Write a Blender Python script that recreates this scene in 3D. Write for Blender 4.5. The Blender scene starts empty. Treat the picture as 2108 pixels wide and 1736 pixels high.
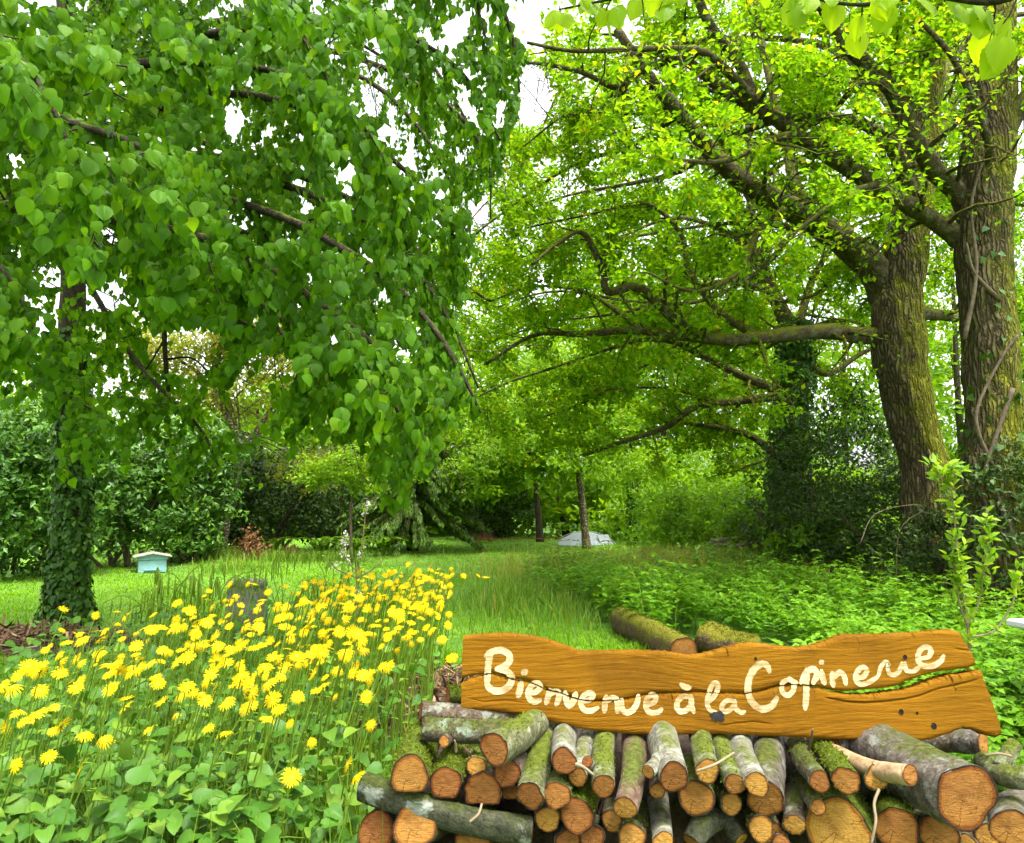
import bpy, math, random
import numpy as np
from mathutils import Matrix, Vector
random.seed(7)
rng = np.random.default_rng(7)

# ---------------------------------------------------------------- camera, sky, sun, exposure
SC = bpy.context.scene
COL = SC.collection
CAM_H = 1.45
FPX = 1563.0            # focal length in pixels of a 2108 x 1736 picture
PITCH = math.atan(157.0 / FPX)
cd = bpy.data.cameras.new('camera')
cd.sensor_width = 36.0
cd.lens = 36.0 * FPX / 2108.0
cd.clip_start = 0.05
cd.clip_end = 1000
cam = bpy.data.objects.new('camera', cd)
COL.objects.link(cam)
cam.location = (0, 0, CAM_H)
cam.rotation_euler = (math.pi / 2 + PITCH, 0, 0)
SC.camera = cam

SUN_EL, SUN_AZ = 68.0, 140.0      # azimuth clockwise from +Y (view direction): behind the camera, to its right
w = bpy.data.worlds.new('World')
SC.world = w
w.use_nodes = True
nt = w.node_tree
bg = nt.nodes['Background']
sky = nt.nodes.new('ShaderNodeTexSky')
sky.sky_type = 'NISHITA'
sky.sun_disc = False
sky.sun_elevation = math.radians(SUN_EL)
sky.sun_rotation = math.radians(SUN_AZ)
sky.dust_density = 4.0
sky.air_density = 1.0
hs = nt.nodes.new('ShaderNodeHueSaturation')     # thin bright cloud: nearly colourless sky
hs.inputs['Saturation'].default_value = 0.12
hs.inputs['Value'].default_value = 1.15
nt.links.new(sky.outputs[0], hs.inputs['Color'])
nt.links.new(hs.outputs[0], bg.inputs['Color'])
bg.inputs['Strength'].default_value = 0.15

sl = bpy.data.lights.new('sun', 'SUN')
sl.energy = 1.5
sl.angle = math.radians(10)
sl.color = (1.0, 0.96, 0.88)
so = bpy.data.objects.new('sun', sl)
COL.objects.link(so)
az = math.radians(SUN_AZ); el = math.radians(SUN_EL)
sdir = Vector((math.sin(az) * math.cos(el), math.cos(az) * math.cos(el), math.sin(el)))
so.rotation_euler = sdir.to_track_quat('Z', 'Y').to_euler()

vs = SC.view_settings
vs.view_transform = 'Standard'
vs.look = 'None'
vs.exposure = 2.06
vs.gamma = 1.0
SC.cycles.use_denoising = True
SC.cycles.max_bounces = 6
SC.cycles.diffuse_bounces = 3
SC.cycles.glossy_bounces = 2
SC.cycles.transmission_bounces = 4
SC.cycles.use_adaptive_sampling = True
SC.cycles.adaptive_threshold = 0.03
SC.cycles.caustics_reflective = False
SC.cycles.caustics_refractive = False

# ---------------------------------------------------------------- helpers
_f = np.array([0, math.cos(PITCH), math.sin(PITCH)])
_u = np.array([0, -math.sin(PITCH), math.cos(PITCH)])
_r = np.array([1.0, 0, 0])
CAMP = np.array([0, 0, CAM_H])

def ray(x, y):
    return _f + _r * ((x - 1054.0) / FPX) + _u * ((868.0 - y) / FPX)

def at(x, y, Y):
    """the point of the place that is seen at (x, y) and stands Y metres off"""
    d = ray(x, y)
    return CAMP + d * (Y / d[1])

def onground(x, y, z=0.0):
    d = ray(x, y)
    return CAMP + d * ((z - CAM_H) / d[2])

def crop(x, y):
    return 725.62 + x / 3.0497, 1251.7 + y / 3.0497

def project(P):
    q = P - CAMP
    dz = q @ _f
    dz = np.where(dz < 0.05, 0.05, dz)
    return 1054 + FPX * (q @ _r) / dz, 868 - FPX * (q @ _u) / dz, dz

def inpoly(x, y, poly):
    x = np.asarray(x); y = np.asarray(y)
    c = np.zeros(x.shape, bool)
    n = len(poly)
    for i in range(n):
        x1, y1 = poly[i]; x2, y2 = poly[(i + 1) % n]
        if y1 == y2: continue
        k = ((y1 > y) != (y2 > y)) & (x < (x2 - x1) * (y - y1) / (y2 - y1) + x1)
        c ^= k
    return c

def nrm(a):
    return a / np.maximum(np.linalg.norm(a, axis=-1, keepdims=True), 1e-9)

def vnoise(P, f=1.0, seed=0):
    """cheap smooth pseudo noise in -1..1 for an (n,3) array"""
    r = np.random.default_rng(1000 + seed)
    out = 0
    for k in range(5):
        d = r.normal(size=3); d /= np.linalg.norm(d)
        d2 = r.normal(size=3); d2 /= np.linalg.norm(d2)
        out = out + np.sin(P @ d * f * (0.8 + 0.5 * k) * 2.1 + r.uniform(0, 6.28) + 1.3 * np.sin(P @ d2 * f * 1.7 + r.uniform(0, 6.28))) * (0.5 / (1 + 0.35 * k))
    return np.clip(out / 1.2, -1, 1)

def catmull(pts, per=6):
    p = np.asarray(pts, float)
    if len(p) == 2:
        t = np.linspace(0, 1, per + 1)[:, None]
        return p[0] + (p[1] - p[0]) * t
    q = np.vstack([2 * p[0] - p[1], p, 2 * p[-1] - p[-2]])
    out = []
    for i in range(1, len(q) - 2):
        t = np.linspace(0, 1, per, endpoint=False)[:, None]
        a, b, c, d = q[i - 1], q[i], q[i + 1], q[i + 2]
        out.append(0.5 * ((2 * b) + (-a + c) * t + (2 * a - 5 * b + 4 * c - d) * t * t + (-a + 3 * b - 3 * c + d) * t ** 3))
    out.append(p[-1:])
    return np.vstack(out)

class MB:
    """collects vertices and faces, builds one mesh object"""
    def __init__(s):
        s.V = []; s.T = []; s.Q = []; s.N = []; s.n = 0; s.A = []
    def add(s, V, quads=None, tris=None, tint=0.5, ngon=None):
        V = np.asarray(V, float)
        s.V.append(V)
        if quads is not None and len(quads): s.Q.append(np.asarray(quads, int) + s.n)
        if tris is not None and len(tris): s.T.append(np.asarray(tris, int) + s.n)
        if ngon is not None: s.N.append([int(i) + s.n for i in ngon])
        t = np.broadcast_to(np.asarray(tint, float), (len(V),))
        s.A.append(t)
        s.n += len(V)
        return s
    def mesh(s, name, smooth=True):
        me = bpy.data.meshes.new(name)
        if s.n == 0: return me
        V = np.vstack(s.V); A = np.concatenate(s.A)
        loops = []; tot = []
        if s.Q:
            q = np.vstack(s.Q); loops.append(q.ravel()); tot.append(np.full(len(q), 4))
        if s.T:
            t = np.vstack(s.T); loops.append(t.ravel()); tot.append(np.full(len(t), 3))
        for g in s.N:
            loops.append(np.array(g)); tot.append(np.array([len(g)]))
        loops = np.concatenate(loops); tot = np.concatenate(tot)
        me.vertices.add(len(V)); me.vertices.foreach_set('co', V.astype(np.float32).ravel())
        me.loops.add(len(loops)); me.loops.foreach_set('vertex_index', loops.astype(np.int32))
        me.polygons.add(len(tot))
        st = np.concatenate([[0], np.cumsum(tot)[:-1]])
        me.polygons.foreach_set('loop_start', st.astype(np.int32))
        me.polygons.foreach_set('loop_total', tot.astype(np.int32))
        me.polygons.foreach_set('use_smooth', np.full(len(tot), bool(smooth)))
        a = me.attributes.new('tint', 'FLOAT', 'POINT')
        a.data.foreach_set('value', A.astype(np.float32))
        me.update(calc_edges=True)
        return me
    def build(s, name, mat, parent=None, smooth=True, loc=None):
        return link(name, s.mesh(name, smooth), mat, parent, loc)

def link(name, me, mat, parent=None, loc=None):
    o = bpy.data.objects.new(name, me)
    COL.objects.link(o)
    if mat is not None and not len(me.materials):
        me.materials.append(mat)
    if parent is not None: o.parent = parent
    if loc is not None: o.location = loc
    return o

def tag(o, label=None, cat=None, group=None, kind=None):
    if label: o['label'] = label
    if cat: o['category'] = cat
    if group: o['group'] = group
    if kind: o['kind'] = kind
    return o

def empty(name, loc=(0, 0, 0)):
    o = bpy.data.objects.new(name, None)
    o.empty_display_size = 0.1
    COL.objects.link(o)
    o.location = loc
    return o

def tube(path, rad, segs=8, cap=True, rough=0.0, seed=0, rfreq=6.0):
    """vertices and quads of a tube along path"""
    p = np.asarray(path, float); n = len(p)
    rad = np.broadcast_to(np.asarray(rad, float), (n,))
    t = np.gradient(p, axis=0); t = nrm(t)
    ref = np.array([0.0, 0, 1]) if abs(t[:, 2]).mean() < 0.75 else np.array([0.0, -1, 0])
    a = np.cross(t, ref); a = nrm(a); b = np.cross(a, t)
    th = np.arange(segs) * 2 * math.pi / segs
    ring = a[:, None, :] * np.cos(th)[None, :, None] + b[:, None, :] * np.sin(th)[None, :, None]
    R = rad[:, None, None] * np.ones((1, segs, 1))
    V = p[:, None, :] + ring * R
    if rough:
        nz = vnoise(V.reshape(-1, 3), rfreq, seed).reshape(n, segs, 1)
        V = p[:, None, :] + ring * R * (1 + rough * nz)
    V = V.reshape(-1, 3)
    i = np.arange(n - 1)[:, None] * segs; j = np.arange(segs)[None, :]; k = (j + 1) % segs
    Q = np.stack([i + j, i + k, i + segs + k, i + segs + j], -1).reshape(-1, 4)
    tris = []
    if cap:
        V = np.vstack([V, p[-1:], p[:1]])
        c = n * segs
        for s_ in range(segs):
            tris.append((c, (n - 1) * segs + s_, (n - 1) * segs + (s_ + 1) % segs))
            tris.append((c + 1, (s_ + 1) % segs, s_))
    return V, Q, tris

def add_tube(mb, path, rad, segs=8, tint=0.5, **k):
    V, Q, T = tube(path, rad, segs, **k)
    mb.add(V, Q, T, tint)

def box(mb, c, size, rz=0.0, tint=0.5, bev=0.0, rx=0.0, ry=0.0):
    sx, sy, sz = [v / 2 for v in size]
    b = min(bev, sx * .9, sy * .9, sz * .9)
    M = Matrix.Rotation(rz, 3, 'Z') @ Matrix.Rotation(ry, 3, 'Y') @ Matrix.Rotation(rx, 3, 'X')
    M = np.array(M)
    if b <= 0:
        V = np.array([(x, y, z) for z in (-sz, sz) for x, y in ((-sx, -sy), (sx, -sy), (sx, sy), (-sx, sy))])
        Q = [(0, 3, 2, 1), (4, 5, 6, 7), (0, 1, 5, 4), (1, 2, 6, 5), (2, 3, 7, 6), (3, 0, 4, 7)]
    else:
        V = []
        rows = [(-sz, b), (-sz + b, 0), (sz - b, 0), (sz, b)]
        for z, i in rows:
            x = sx - i; y = sy - i
            c_ = b * .5 if i == 0 else 0
            for px, py in ((-x + b, -y), (x - b, -y), (x, -y + b), (x, y - b), (x - b, y), (-x + b, y), (-x, y - b), (-x, -y + b)):
                V.append((px, py, z))
        V = np.array(V)
        Q = []
        for r_ in range(3):
            for j in range(8):
                k = (j + 1) % 8
                Q.append((r_ * 8 + j, r_ * 8 + k, r_ * 8 + 8 + k, r_ * 8 + 8 + j))
        mb.add(V @ M.T + np.array(c), Q, None, tint)
        n0 = mb.n - len(V)
        mb.N.append([n0 + i for i in range(7, -1, -1)]); mb.N.append([n0 + 24 + i for i in range(8)])
        return
    mb.add(V @ M.T + np.array(c), Q, None, tint)

def frames(d, n):
    y = nrm(d); z = n - (n * y).sum(-1, keepdims=True) * y; z = nrm(z)
    x = np.cross(y, z)
    return np.stack([x, y, z], -1)      # columns are the axes

def scatter(mb, proto, pos, d, n, s, tint):
    pv, pq, pt = proto
    R = frames(d, n)
    V = np.einsum('nij,kj->nki', R, pv) * np.asarray(s).reshape(-1, 1, 1) + pos[:, None, :]
    N = len(pos); k = len(pv)
    off = (np.arange(N) * k)[:, None, None]
    Q = (np.array(pq)[None] + off).reshape(-1, 4) if len(pq) else None
    T = (np.array(pt)[None] + off).reshape(-1, 3) if len(pt) else None
    mb.add(V.reshape(-1, 3), Q, T, np.repeat(np.broadcast_to(tint, (N,)), k))

def rdir(n, zb=0.0, flat=1.0):
    v = rng.normal(size=(n, 3)); v[:, 2] = v[:, 2] * flat + zb
    return nrm(v)

# leaf prototypes: base at the origin, tip at +Y, upper side +Z
def proto_leaf(widths, fold=0.25, droop=0.2, zw=0.0):
    """widths: list of (v, halfwidth); one midrib, two rows of faces"""
    m = [(0, v, -droop * v * v) for v, w_ in widths]
    R_ = [(w_, v - zw * w_, -droop * v * v + fold * w_) for v, w_ in widths]
    L_ = [(-w_, v - zw * w_, -droop * v * v + fold * w_) for v, w_ in widths]
    n = len(widths)
    V = []; idx = {}
    def put(key, p):
        V.append(p); idx[key] = len(V) - 1
    for i in range(n):
        put(('m', i), m[i])
        if widths[i][1] > 0:
            put(('r', i), R_[i]); put(('l', i), L_[i])
    Q = []; T = []
    for i in range(n - 1):
        for sd in 'rl':
            a = idx[('m', i)]; b = idx[('m', i + 1)]
            c = idx.get((sd, i + 1)); e = idx.get((sd, i))
            f = [x for x in (a, e, c, b) if x is not None]
            if sd == 'l': f = f[::-1]
            (Q if len(f) == 4 else T).append(tuple(f))
    return np.array(V, float), Q, T

LEAF2 = (np.array([(0, 0, 0), (.26, .45, .08), (0, 1, -.12), (-.26, .45, .08)], float), [], [(0, 1, 2), (0, 2, 3)])
LEAF_OAK = (np.array([(0, 0, 0), (.31, .58, .06), (0, 1, -.16), (-.31, .58, .06)], float), [], [(0, 1, 2), (0, 2, 3)])
LEAF_LIME = proto_leaf([(.0, .30), (.34, .50), (1.08, 0)], -.22, .22, .1)
LEAF_OVAL = proto_leaf([(0, 0), (.3, .2), (.65, .2), (1.0, 0)], .2, .25)
LEAF_OVAL4 = proto_leaf([(0, 0), (.45, .23), (1.0, 0)], .2, .25)
LEAF_IVY = proto_leaf([(0, .12), (.12, .42), (.5, .30), (1.0, 0)], .12, .12)
LEAF_HEART = proto_leaf([(-.06, .22), (.08, .41), (.40, .44), (.74, .26), (1.03, 0)], .28, .34)
LEAF_NETTLE = proto_leaf([(0, 0), (.34, .33), (1.0, 0)], .12, .35)
LEAF_NET2 = (np.array([(0, 0, 0), (.33, .36, .0), (0, 1, -.3), (-.33, .36, .0)], float), [], [(0, 1, 2), (0, 2, 3)])
LEAF_LIMEN = proto_leaf([(0, .10), (.07, .38), (.34, .49), (.66, .34), (1.10, 0)], -.22, .26, .1)
LEAF_LIME4 = proto_leaf([(0, 0), (.30, .47), (1.06, 0)], -.22, .22, .1)
BLADE = (np.array([(-.5, 0, 0), (.5, 0, 0), (-.36, .55, .10), (.36, .55, .10), (0, 1, .36)], float), [(0, 1, 3, 2)], [(2, 3, 4)])

def blades(mb, pos, h, wd, lean, tint):
    """grass blades: curved strips standing at pos"""
    n = len(pos)
    az_ = rng.uniform(0, 2 * math.pi, n)
    side = np.stack([np.cos(az_), np.sin(az_), np.zeros(n)], -1)
    out = np.stack([-np.sin(az_), np.cos(az_), np.zeros(n)], -1)
    h = np.broadcast_to(h, (n,)); wd = np.broadcast_to(wd, (n,)); ln = lean * rng.uniform(.2, 1.0, n)
    pv, pq, pt = BLADE
    up = np.array([0, 0, 1.0])
    V = pos[:, None, :] + side[:, None, :] * (pv[None, :, 0:1] * wd[:, None, None]) \
        + up * (pv[None, :, 1:2] * h[:, None, None] * (1 - .35 * ln[:, None, None] * pv[None, :, 1:2])) \
        + out[:, None, :] * (pv[None, :, 2:3] * (h * ln * 2.4)[:, None, None])
    off = (np.arange(n) * 5)[:, None, None]
    mb.add(V.reshape(-1, 3), (np.array(pq)[None] + off).reshape(-1, 4), (np.array(pt)[None] + off).reshape(-1, 3), np.repeat(np.broadcast_to(tint, (n,)), 5))

# ---------------------------------------------------------------- materials
def newmat(name):
    m = bpy.data.materials.new(name); m.use_nodes = True
    t = m.node_tree; t.nodes.clear()
    o = t.nodes.new('ShaderNodeOutputMaterial')
    return m, t, o

def N(t, kind, **k):
    n = t.nodes.new(kind)
    for a, b in k.items():
        if a in n.inputs.keys(): n.inputs[a].default_value = b
        else: setattr(n, a, b)
    return n

def ramp(t, stops, fac):
    r = t.nodes.new('ShaderNodeValToRGB')
    e = r.color_ramp.elements
    while len(e) < len(stops): e.new(0.5)
    for x, (p, c) in zip(e, stops):
        x.position = p; x.color = (*c, 1)
    if fac is not None: t.links.new(fac, r.inputs['Fac'])
    return r

def noise(t, scale, detail=4, rough=.6, vec=None, dist=0.0):
    n = N(t, 'ShaderNodeTexNoise', Scale=scale, Detail=detail, Roughness=rough, Distortion=dist)
    if vec is not None: t.links.new(vec, n.inputs['Vector'])
    return n

def mixc(t, fac, a, b, mode='MIX'):
    m = t.nodes.new('ShaderNodeMix'); m.data_type = 'RGBA'; m.blend_type = mode
    for v, i in ((fac, 0), (a, 6), (b, 7)):
        if isinstance(v, (int, float)): m.inputs[i].default_value = v
        elif isinstance(v, tuple): m.inputs[i].default_value = (*v, 1)
        else: t.links.new(v, m.inputs[i])
    return m.outputs[2]

def leafmat(name, stops, trans=0.4, tcol=1.6, rough=.5, spec=.22, yellow=(1.15, 1.05, .5)):
    m, t, o = newmat(name)
    a = N(t, 'ShaderNodeAttribute', attribute_name='tint')
    r = ramp(t, stops, a.outputs['Fac'])
    p = N(t, 'ShaderNodeBsdfPrincipled', Roughness=rough)
    p.inputs['Specular IOR Level'].default_value = spec
    t.links.new(r.outputs[0], p.inputs['Base Color'])
    tr = N(t, 'ShaderNodeBsdfTranslucent')
    mul = mixc(t, 1.0, r.outputs[0], tuple(tcol * y for y in yellow), 'MULTIPLY')
    t.links.new(mul, tr.inputs['Color'])
    mx = N(t, 'ShaderNodeMixShader'); mx.inputs[0].default_value = trans
    t.links.new(p.outputs[0], mx.inputs[1]); t.links.new(tr.outputs[0], mx.inputs[2])
    t.links.new(mx.outputs[0], o.inputs['Surface'])
    return m

def plain(name, col, rough=.7, nscale=0, var=.15, bump=0.0, spec=.3, bscale=None):
    m, t, o = newmat(name)
    p = N(t, 'ShaderNodeBsdfPrincipled', Roughness=rough)
    p.inputs['Specular IOR Level'].default_value = spec
    if nscale:
        tc = N(t, 'ShaderNodeTexCoord')
        n = noise(t, nscale, 5, .65, tc.outputs['Object'])
        r = ramp(t, [(.25, tuple(c * (1 - var * 1.6) for c in col)), (.55, col), (.8, tuple(min(1, c * (1 + var)) for c in col))], n.outputs[0])
        t.links.new(r.outputs[0], p.inputs['Base Color'])
        if bump:
            n2 = noise(t, bscale or nscale * 3, 6, .7, tc.outputs['Object'])
            b = N(t, 'ShaderNodeBump', Strength=bump, Distance=.02)
            t.links.new(n2.outputs[0], b.inputs['Height']); t.links.new(b.outputs[0], p.inputs['Normal'])
    else:
        p.inputs['Base Color'].default_value = (*col, 1)
    t.links.new(p.outputs[0], o.inputs['Surface'])
    return m

def barkmat(name, c1, c2, moss=(.10, .13, .015), mossamt=.5, lichen=None, scale=14, stretch=.35, bump=.8, up=True, lscale=9, dist=.02):
    """bark with moss growing on it (more on upper sides) and pale lichen patches"""
    m, t, o = newmat(name)
    tc = N(t, 'ShaderNodeTexCoord')
    mp = N(t, 'ShaderNodeMapping'); mp.inputs['Scale'].default_value = (1, 1, stretch)
    t.links.new(tc.outputs['Object'], mp.inputs['Vector'])
    n1 = noise(t, scale, 7, .7, mp.outputs[0], .6)
    r1 = ramp(t, [(.30, tuple(c * .35 for c in c1)), (.46, c1), (.66, c2)], n1.outputs[0])
    col = r1.outputs[0]
    if lichen:
        n3 = noise(t, lscale, 5, .6, tc.outputs['Object'], .4)
        r3 = ramp(t, [(.56, (0, 0, 0)), (.62, (1, 1, 1))], n3.outputs[0])
        col = mixc(t, r3.outputs[0], col, lichen)
    n2 = noise(t, 5.5, 6, .7, tc.outputs['Object'], .3)
    if up:
        g = N(t, 'ShaderNodeNewGeometry')
        sx = N(t, 'ShaderNodeSeparateXYZ'); t.links.new(g.outputs['Normal'], sx.inputs[0])
        ad = N(t, 'ShaderNodeMath', operation='MULTIPLY_ADD'); ad.inputs[1].default_value = .28
        t.links.new(sx.outputs['Z'], ad.inputs[0]); t.links.new(n2.outputs[0], ad.inputs[2])
        f = ad.outputs[0]
    else:
        f = n2.outputs[0]
    lo = .95 - .62 * mossamt
    r2 = ramp(t, [(max(0, lo - .06), (0, 0, 0)), (min(1, lo + .08), (1, 1, 1))], f)
    nm = noise(t, 60, 3, .6, tc.outputs['Object'])
    rm = ramp(t, [(.3, tuple(c * .45 for c in moss)), (.7, tuple(c * 1.5 for c in moss))], nm.outputs[0])
    col = mixc(t, r2.outputs[0], col, rm.outputs[0])
    p = N(t, 'ShaderNodeBsdfPrincipled', Roughness=.88)
    p.inputs['Specular IOR Level'].default_value = .15
    t.links.new(col, p.inputs['Base Color'])
    n4 = noise(t, scale * 2.2, 8, .72, mp.outputs[0], .8)
    sm = N(t, 'ShaderNodeMath', operation='ADD'); t.links.new(n4.outputs[0], sm.inputs[0]); t.links.new(nm.outputs[0], sm.inputs[1])
    b = N(t, 'ShaderNodeBump', Strength=bump, Distance=dist)
    t.links.new(sm.outputs[0], b.inputs['Height']); t.links.new(b.outputs[0], p.inputs['Normal'])
    t.links.new(p.outputs[0], o.inputs['Surface'])
    return m

M = {}
M['lime_leaf'] = leafmat('lime_leaf', [(0, (.034, .10, .003)), (.5, (.072, .19, .005)), (1, (.135, .26, .010))], .55, 1.85, .5, .14, (1.3, 1.1, .35))
M['oak_leaf'] = leafmat('oak_leaf', [(0, (.055, .14, .003)), (.55, (.115, .235, .005)), (.85, (.18, .28, .007)), (1, (.29, .27, .010))], .60, 1.9, .6, .08)
M['ivy_leaf'] = leafmat('ivy_leaf', [(0, (.014, .045, .004)), (.6, (.034, .095, .006)), (1, (.085, .17, .010))], .2, 1.4, .5, .18)
M['laurel_leaf'] = leafmat('laurel_leaf', [(0, (.02, .065, .005)), (.6, (.055, .15, .009)), (1, (.15, .27, .015))], .25, 1.5, .42, .35)
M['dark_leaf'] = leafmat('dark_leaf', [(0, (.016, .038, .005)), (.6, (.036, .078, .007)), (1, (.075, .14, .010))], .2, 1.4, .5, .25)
M['wood_leaf'] = leafmat('wood_leaf', [(0, (.055, .14, .004)), (.5, (.12, .25, .006)), (1, (.23, .36, .010))], .45, 1.5, .5)
M['copper_leaf'] = leafmat('copper_leaf', [(0, (.10, .17, .012)), (.5, (.20, .25, .02)), (1, (.30, .23, .04))], .45, 1.5, .5, .3, (1.1, 1.0, .7))
M['needle'] = leafmat('needle', [(0, (.035, .08, .006)), (.6, (.07, .14, .010)), (1, (.13, .22, .02))], .15, 1.3)
M['grass'] = leafmat('grass', [(0, (0.0828, 0.2024, 0.0046)), (.5, (0.1288, 0.2760, 0.0064)), (1, (0.1932, 0.3404, 0.0101))], .4, 1.5, .55)
M['lawn'] = leafmat('lawn', [(0, (0.0920, 0.2392, 0.0046)), (.5, (0.1380, 0.3036, 0.0055)), (1, (0.2024, 0.3588, 0.0092))], .4, 1.5, .6, .1)
M['tall_grass'] = leafmat('tall_grass', [(0, (.07, .19, .015)), (.6, (.17, .28, .018)), (1, (.34, .31, .07))], .35, 1.4, .5)
M['nettle'] = leafmat('nettle', [(0, (0.0506, 0.1564, 0.0046)), (.5, (0.0966, 0.2392, 0.0074)), (1, (0.1656, 0.3128, 0.0138))], .38, 1.5, .5)
M['sapling_leaf'] = leafmat('sapling_leaf', [(0, (.08, .19, .010)), (.5, (.15, .29, .014)), (1, (.27, .38, .025))], .4, 1.5, .45)
M['basal_leaf'] = leafmat('basal_leaf', [(0, (.03, .095, .008)), (.6, (.062, .16, .013)), (1, (.14, .23, .022))], .3, 1.4, .5)
M['stem'] = leafmat('stem', [(0, (0.0660, 0.1430, 0.0066)), (1, (0.1430, 0.2310, 0.0132))], .15, 1.2)
M['petal'] = leafmat('petal', [(0, (0.56, 0.385, 0.0000)), (1, (0.62, 0.475, 0.0021))], .35, 1.1, .6, .1, (1.0, .95, .3))
M['disc'] = plain('disc', (.72, .34, .005), .8, 400, .3)
M['blossom'] = leafmat('blossom', [(0, (.75, .68, .62)), (1, (.85, .8, .76))], .3, 1.05, .6, .2, (1, .97, .95))
M['dead_leaf'] = plain('dead_leaf', (.18, .085, .03), .9, 30, .5)
M['twig'] = plain('twig', (.10, .075, .045), .9, 20, .4)
M['pale_twig'] = plain('pale_twig', (.20, .15, .09), .8, 30, .25)
M['branch'] = barkmat('branch', (.030, .024, .014), (.065, .052, .030), mossamt=.35, scale=20)
def oakbark():
    """deeply furrowed bark with moss"""
    m, t, o = newmat('oak_bark')
    tc = N(t, 'ShaderNodeTexCoord')
    nw = noise(t, 3.0, 4, .6, tc.outputs['Object'])
    wm = N(t, 'ShaderNodeVectorMath', operation='MULTIPLY_ADD'); wm.inputs[1].default_value = (.12, .12, .12)
    t.links.new(nw.outputs['Color'], wm.inputs[0]); t.links.new(tc.outputs['Object'], wm.inputs[2])
    mp = N(t, 'ShaderNodeMapping'); mp.inputs['Scale'].default_value = (1, 1, .16)
    t.links.new(wm.outputs[0], mp.inputs['Vector'])
    v = N(t, 'ShaderNodeTexVoronoi', feature='DISTANCE_TO_EDGE'); v.inputs['Scale'].default_value = 22
    t.links.new(mp.outputs[0], v.inputs['Vector'])
    n1 = noise(t, 30, 6, .7, mp.outputs[0], .4)
    r0 = ramp(t, [(0, (.050, .038, .020)), (.10, (.095, .075, .040)), (.35, (.165, .135, .078))], v.outputs['Distance'])
    rn = ramp(t, [(.3, (.55, .55, .55)), (.7, (1.25, 1.22, 1.15))], n1.outputs[0])
    c = mixc(t, 1.0, r0.outputs[0], rn.outputs[0], 'MULTIPLY')
    n2 = noise(t, 2.2, 6, .7, tc.outputs['Object'], .5)
    g = N(t, 'ShaderNodeNewGeometry'); sx = N(t, 'ShaderNodeSeparateXYZ'); t.links.new(g.outputs['Normal'], sx.inputs[0])
    ad = N(t, 'ShaderNodeMath', operation='MULTIPLY_ADD'); ad.inputs[1].default_value = .20
    t.links.new(sx.outputs['X'], ad.inputs[0]); t.links.new(n2.outputs[0], ad.inputs[2])
    ad2 = N(t, 'ShaderNodeMath', operation='MULTIPLY_ADD'); ad2.inputs[1].default_value = .25
    t.links.new(sx.outputs['Z'], ad2.inputs[0]); t.links.new(ad.outputs[0], ad2.inputs[2])
    r2 = ramp(t, [(.37, (0, 0, 0)), (.58, (1, 1, 1))], ad2.outputs[0])
    nm = noise(t, 55, 4, .65, tc.outputs['Object'])
    rm = ramp(t, [(.3, (.05, .055, .004)), (.7, (.21, .21, .012))], nm.outputs[0])
    c = mixc(t, r2.outputs[0], c, rm.outputs[0])
    p = N(t, 'ShaderNodeBsdfPrincipled', Roughness=.9); p.inputs['Specular IOR Level'].default_value = .12
    t.links.new(c, p.inputs['Base Color'])
    rv = ramp(t, [(0, (0, 0, 0)), (.3, (1, 1, 1))], v.outputs['Distance'])
    sm = N(t, 'ShaderNodeMath', operation='MULTIPLY_ADD'); sm.inputs[1].default_value = .5
    t.links.new(n1.outputs[0], sm.inputs[0]); t.links.new(rv.outputs[0], sm.inputs[2])
    b = N(t, 'ShaderNodeBump', Strength=1.0, Distance=.05)
    t.links.new(sm.outputs[0], b.inputs['Height']); t.links.new(b.outputs[0], p.inputs['Normal'])
    t.links.new(p.outputs[0], o.inputs['Surface'])
    return m
M['oak_bark'] = oakbark()
M['oak_limb'] = barkmat('oak_limb', (.062, .049, .024), (.125, .10, .052), moss=(.12, .125, .008), mossamt=.60, lichen=(.12, .13, .075), scale=16, stretch=1, bump=.9, dist=.03)
M['lichen_bark'] = barkmat('lichen_bark', (.09, .06, .035), (.18, .12, .07), mossamt=.3, lichen=(.40, .42, .30), lscale=22, scale=18)

def groundmat():
    m, t, o = newmat('ground_soil')
    tc = N(t, 'ShaderNodeTexCoord')
    n = noise(t, 1.1, 6, .65, tc.outputs['Object'])
    n2 = noise(t, 40, 5, .7, tc.outputs['Object'])
    a = ramp(t, [(.3, (.08, .20, .005)), (.55, (.12, .27, .006)), (.75, (.16, .32, .008))], n.outputs[0])
    b = ramp(t, [(.3, (.55, .55, .5)), (.7, (1.1, 1.1, 1.1))], n2.outputs[0])
    c = mixc(t, 1.0, a.outputs[0], b.outputs[0], 'MULTIPLY')
    p = N(t, 'ShaderNodeBsdfPrincipled', Roughness=.95)
    t.links.new(c, p.inputs['Base Color'])
    bp = N(t, 'ShaderNodeBump', Strength=.8, Distance=.05)
    t.links.new(n2.outputs[0], bp.inputs['Height']); t.links.new(bp.outputs[0], p.inputs['Normal'])
    t.links.new(p.outputs[0], o.inputs['Surface'])
    return m
M['ground'] = groundmat()
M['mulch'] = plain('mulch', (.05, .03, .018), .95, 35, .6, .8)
M['chip'] = leafmat('chip', [(0, (.05, .028, .016)), (.6, (.13, .075, .04)), (1, (.30, .20, .12))], .0, 1.0, .9, .1)

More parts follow.
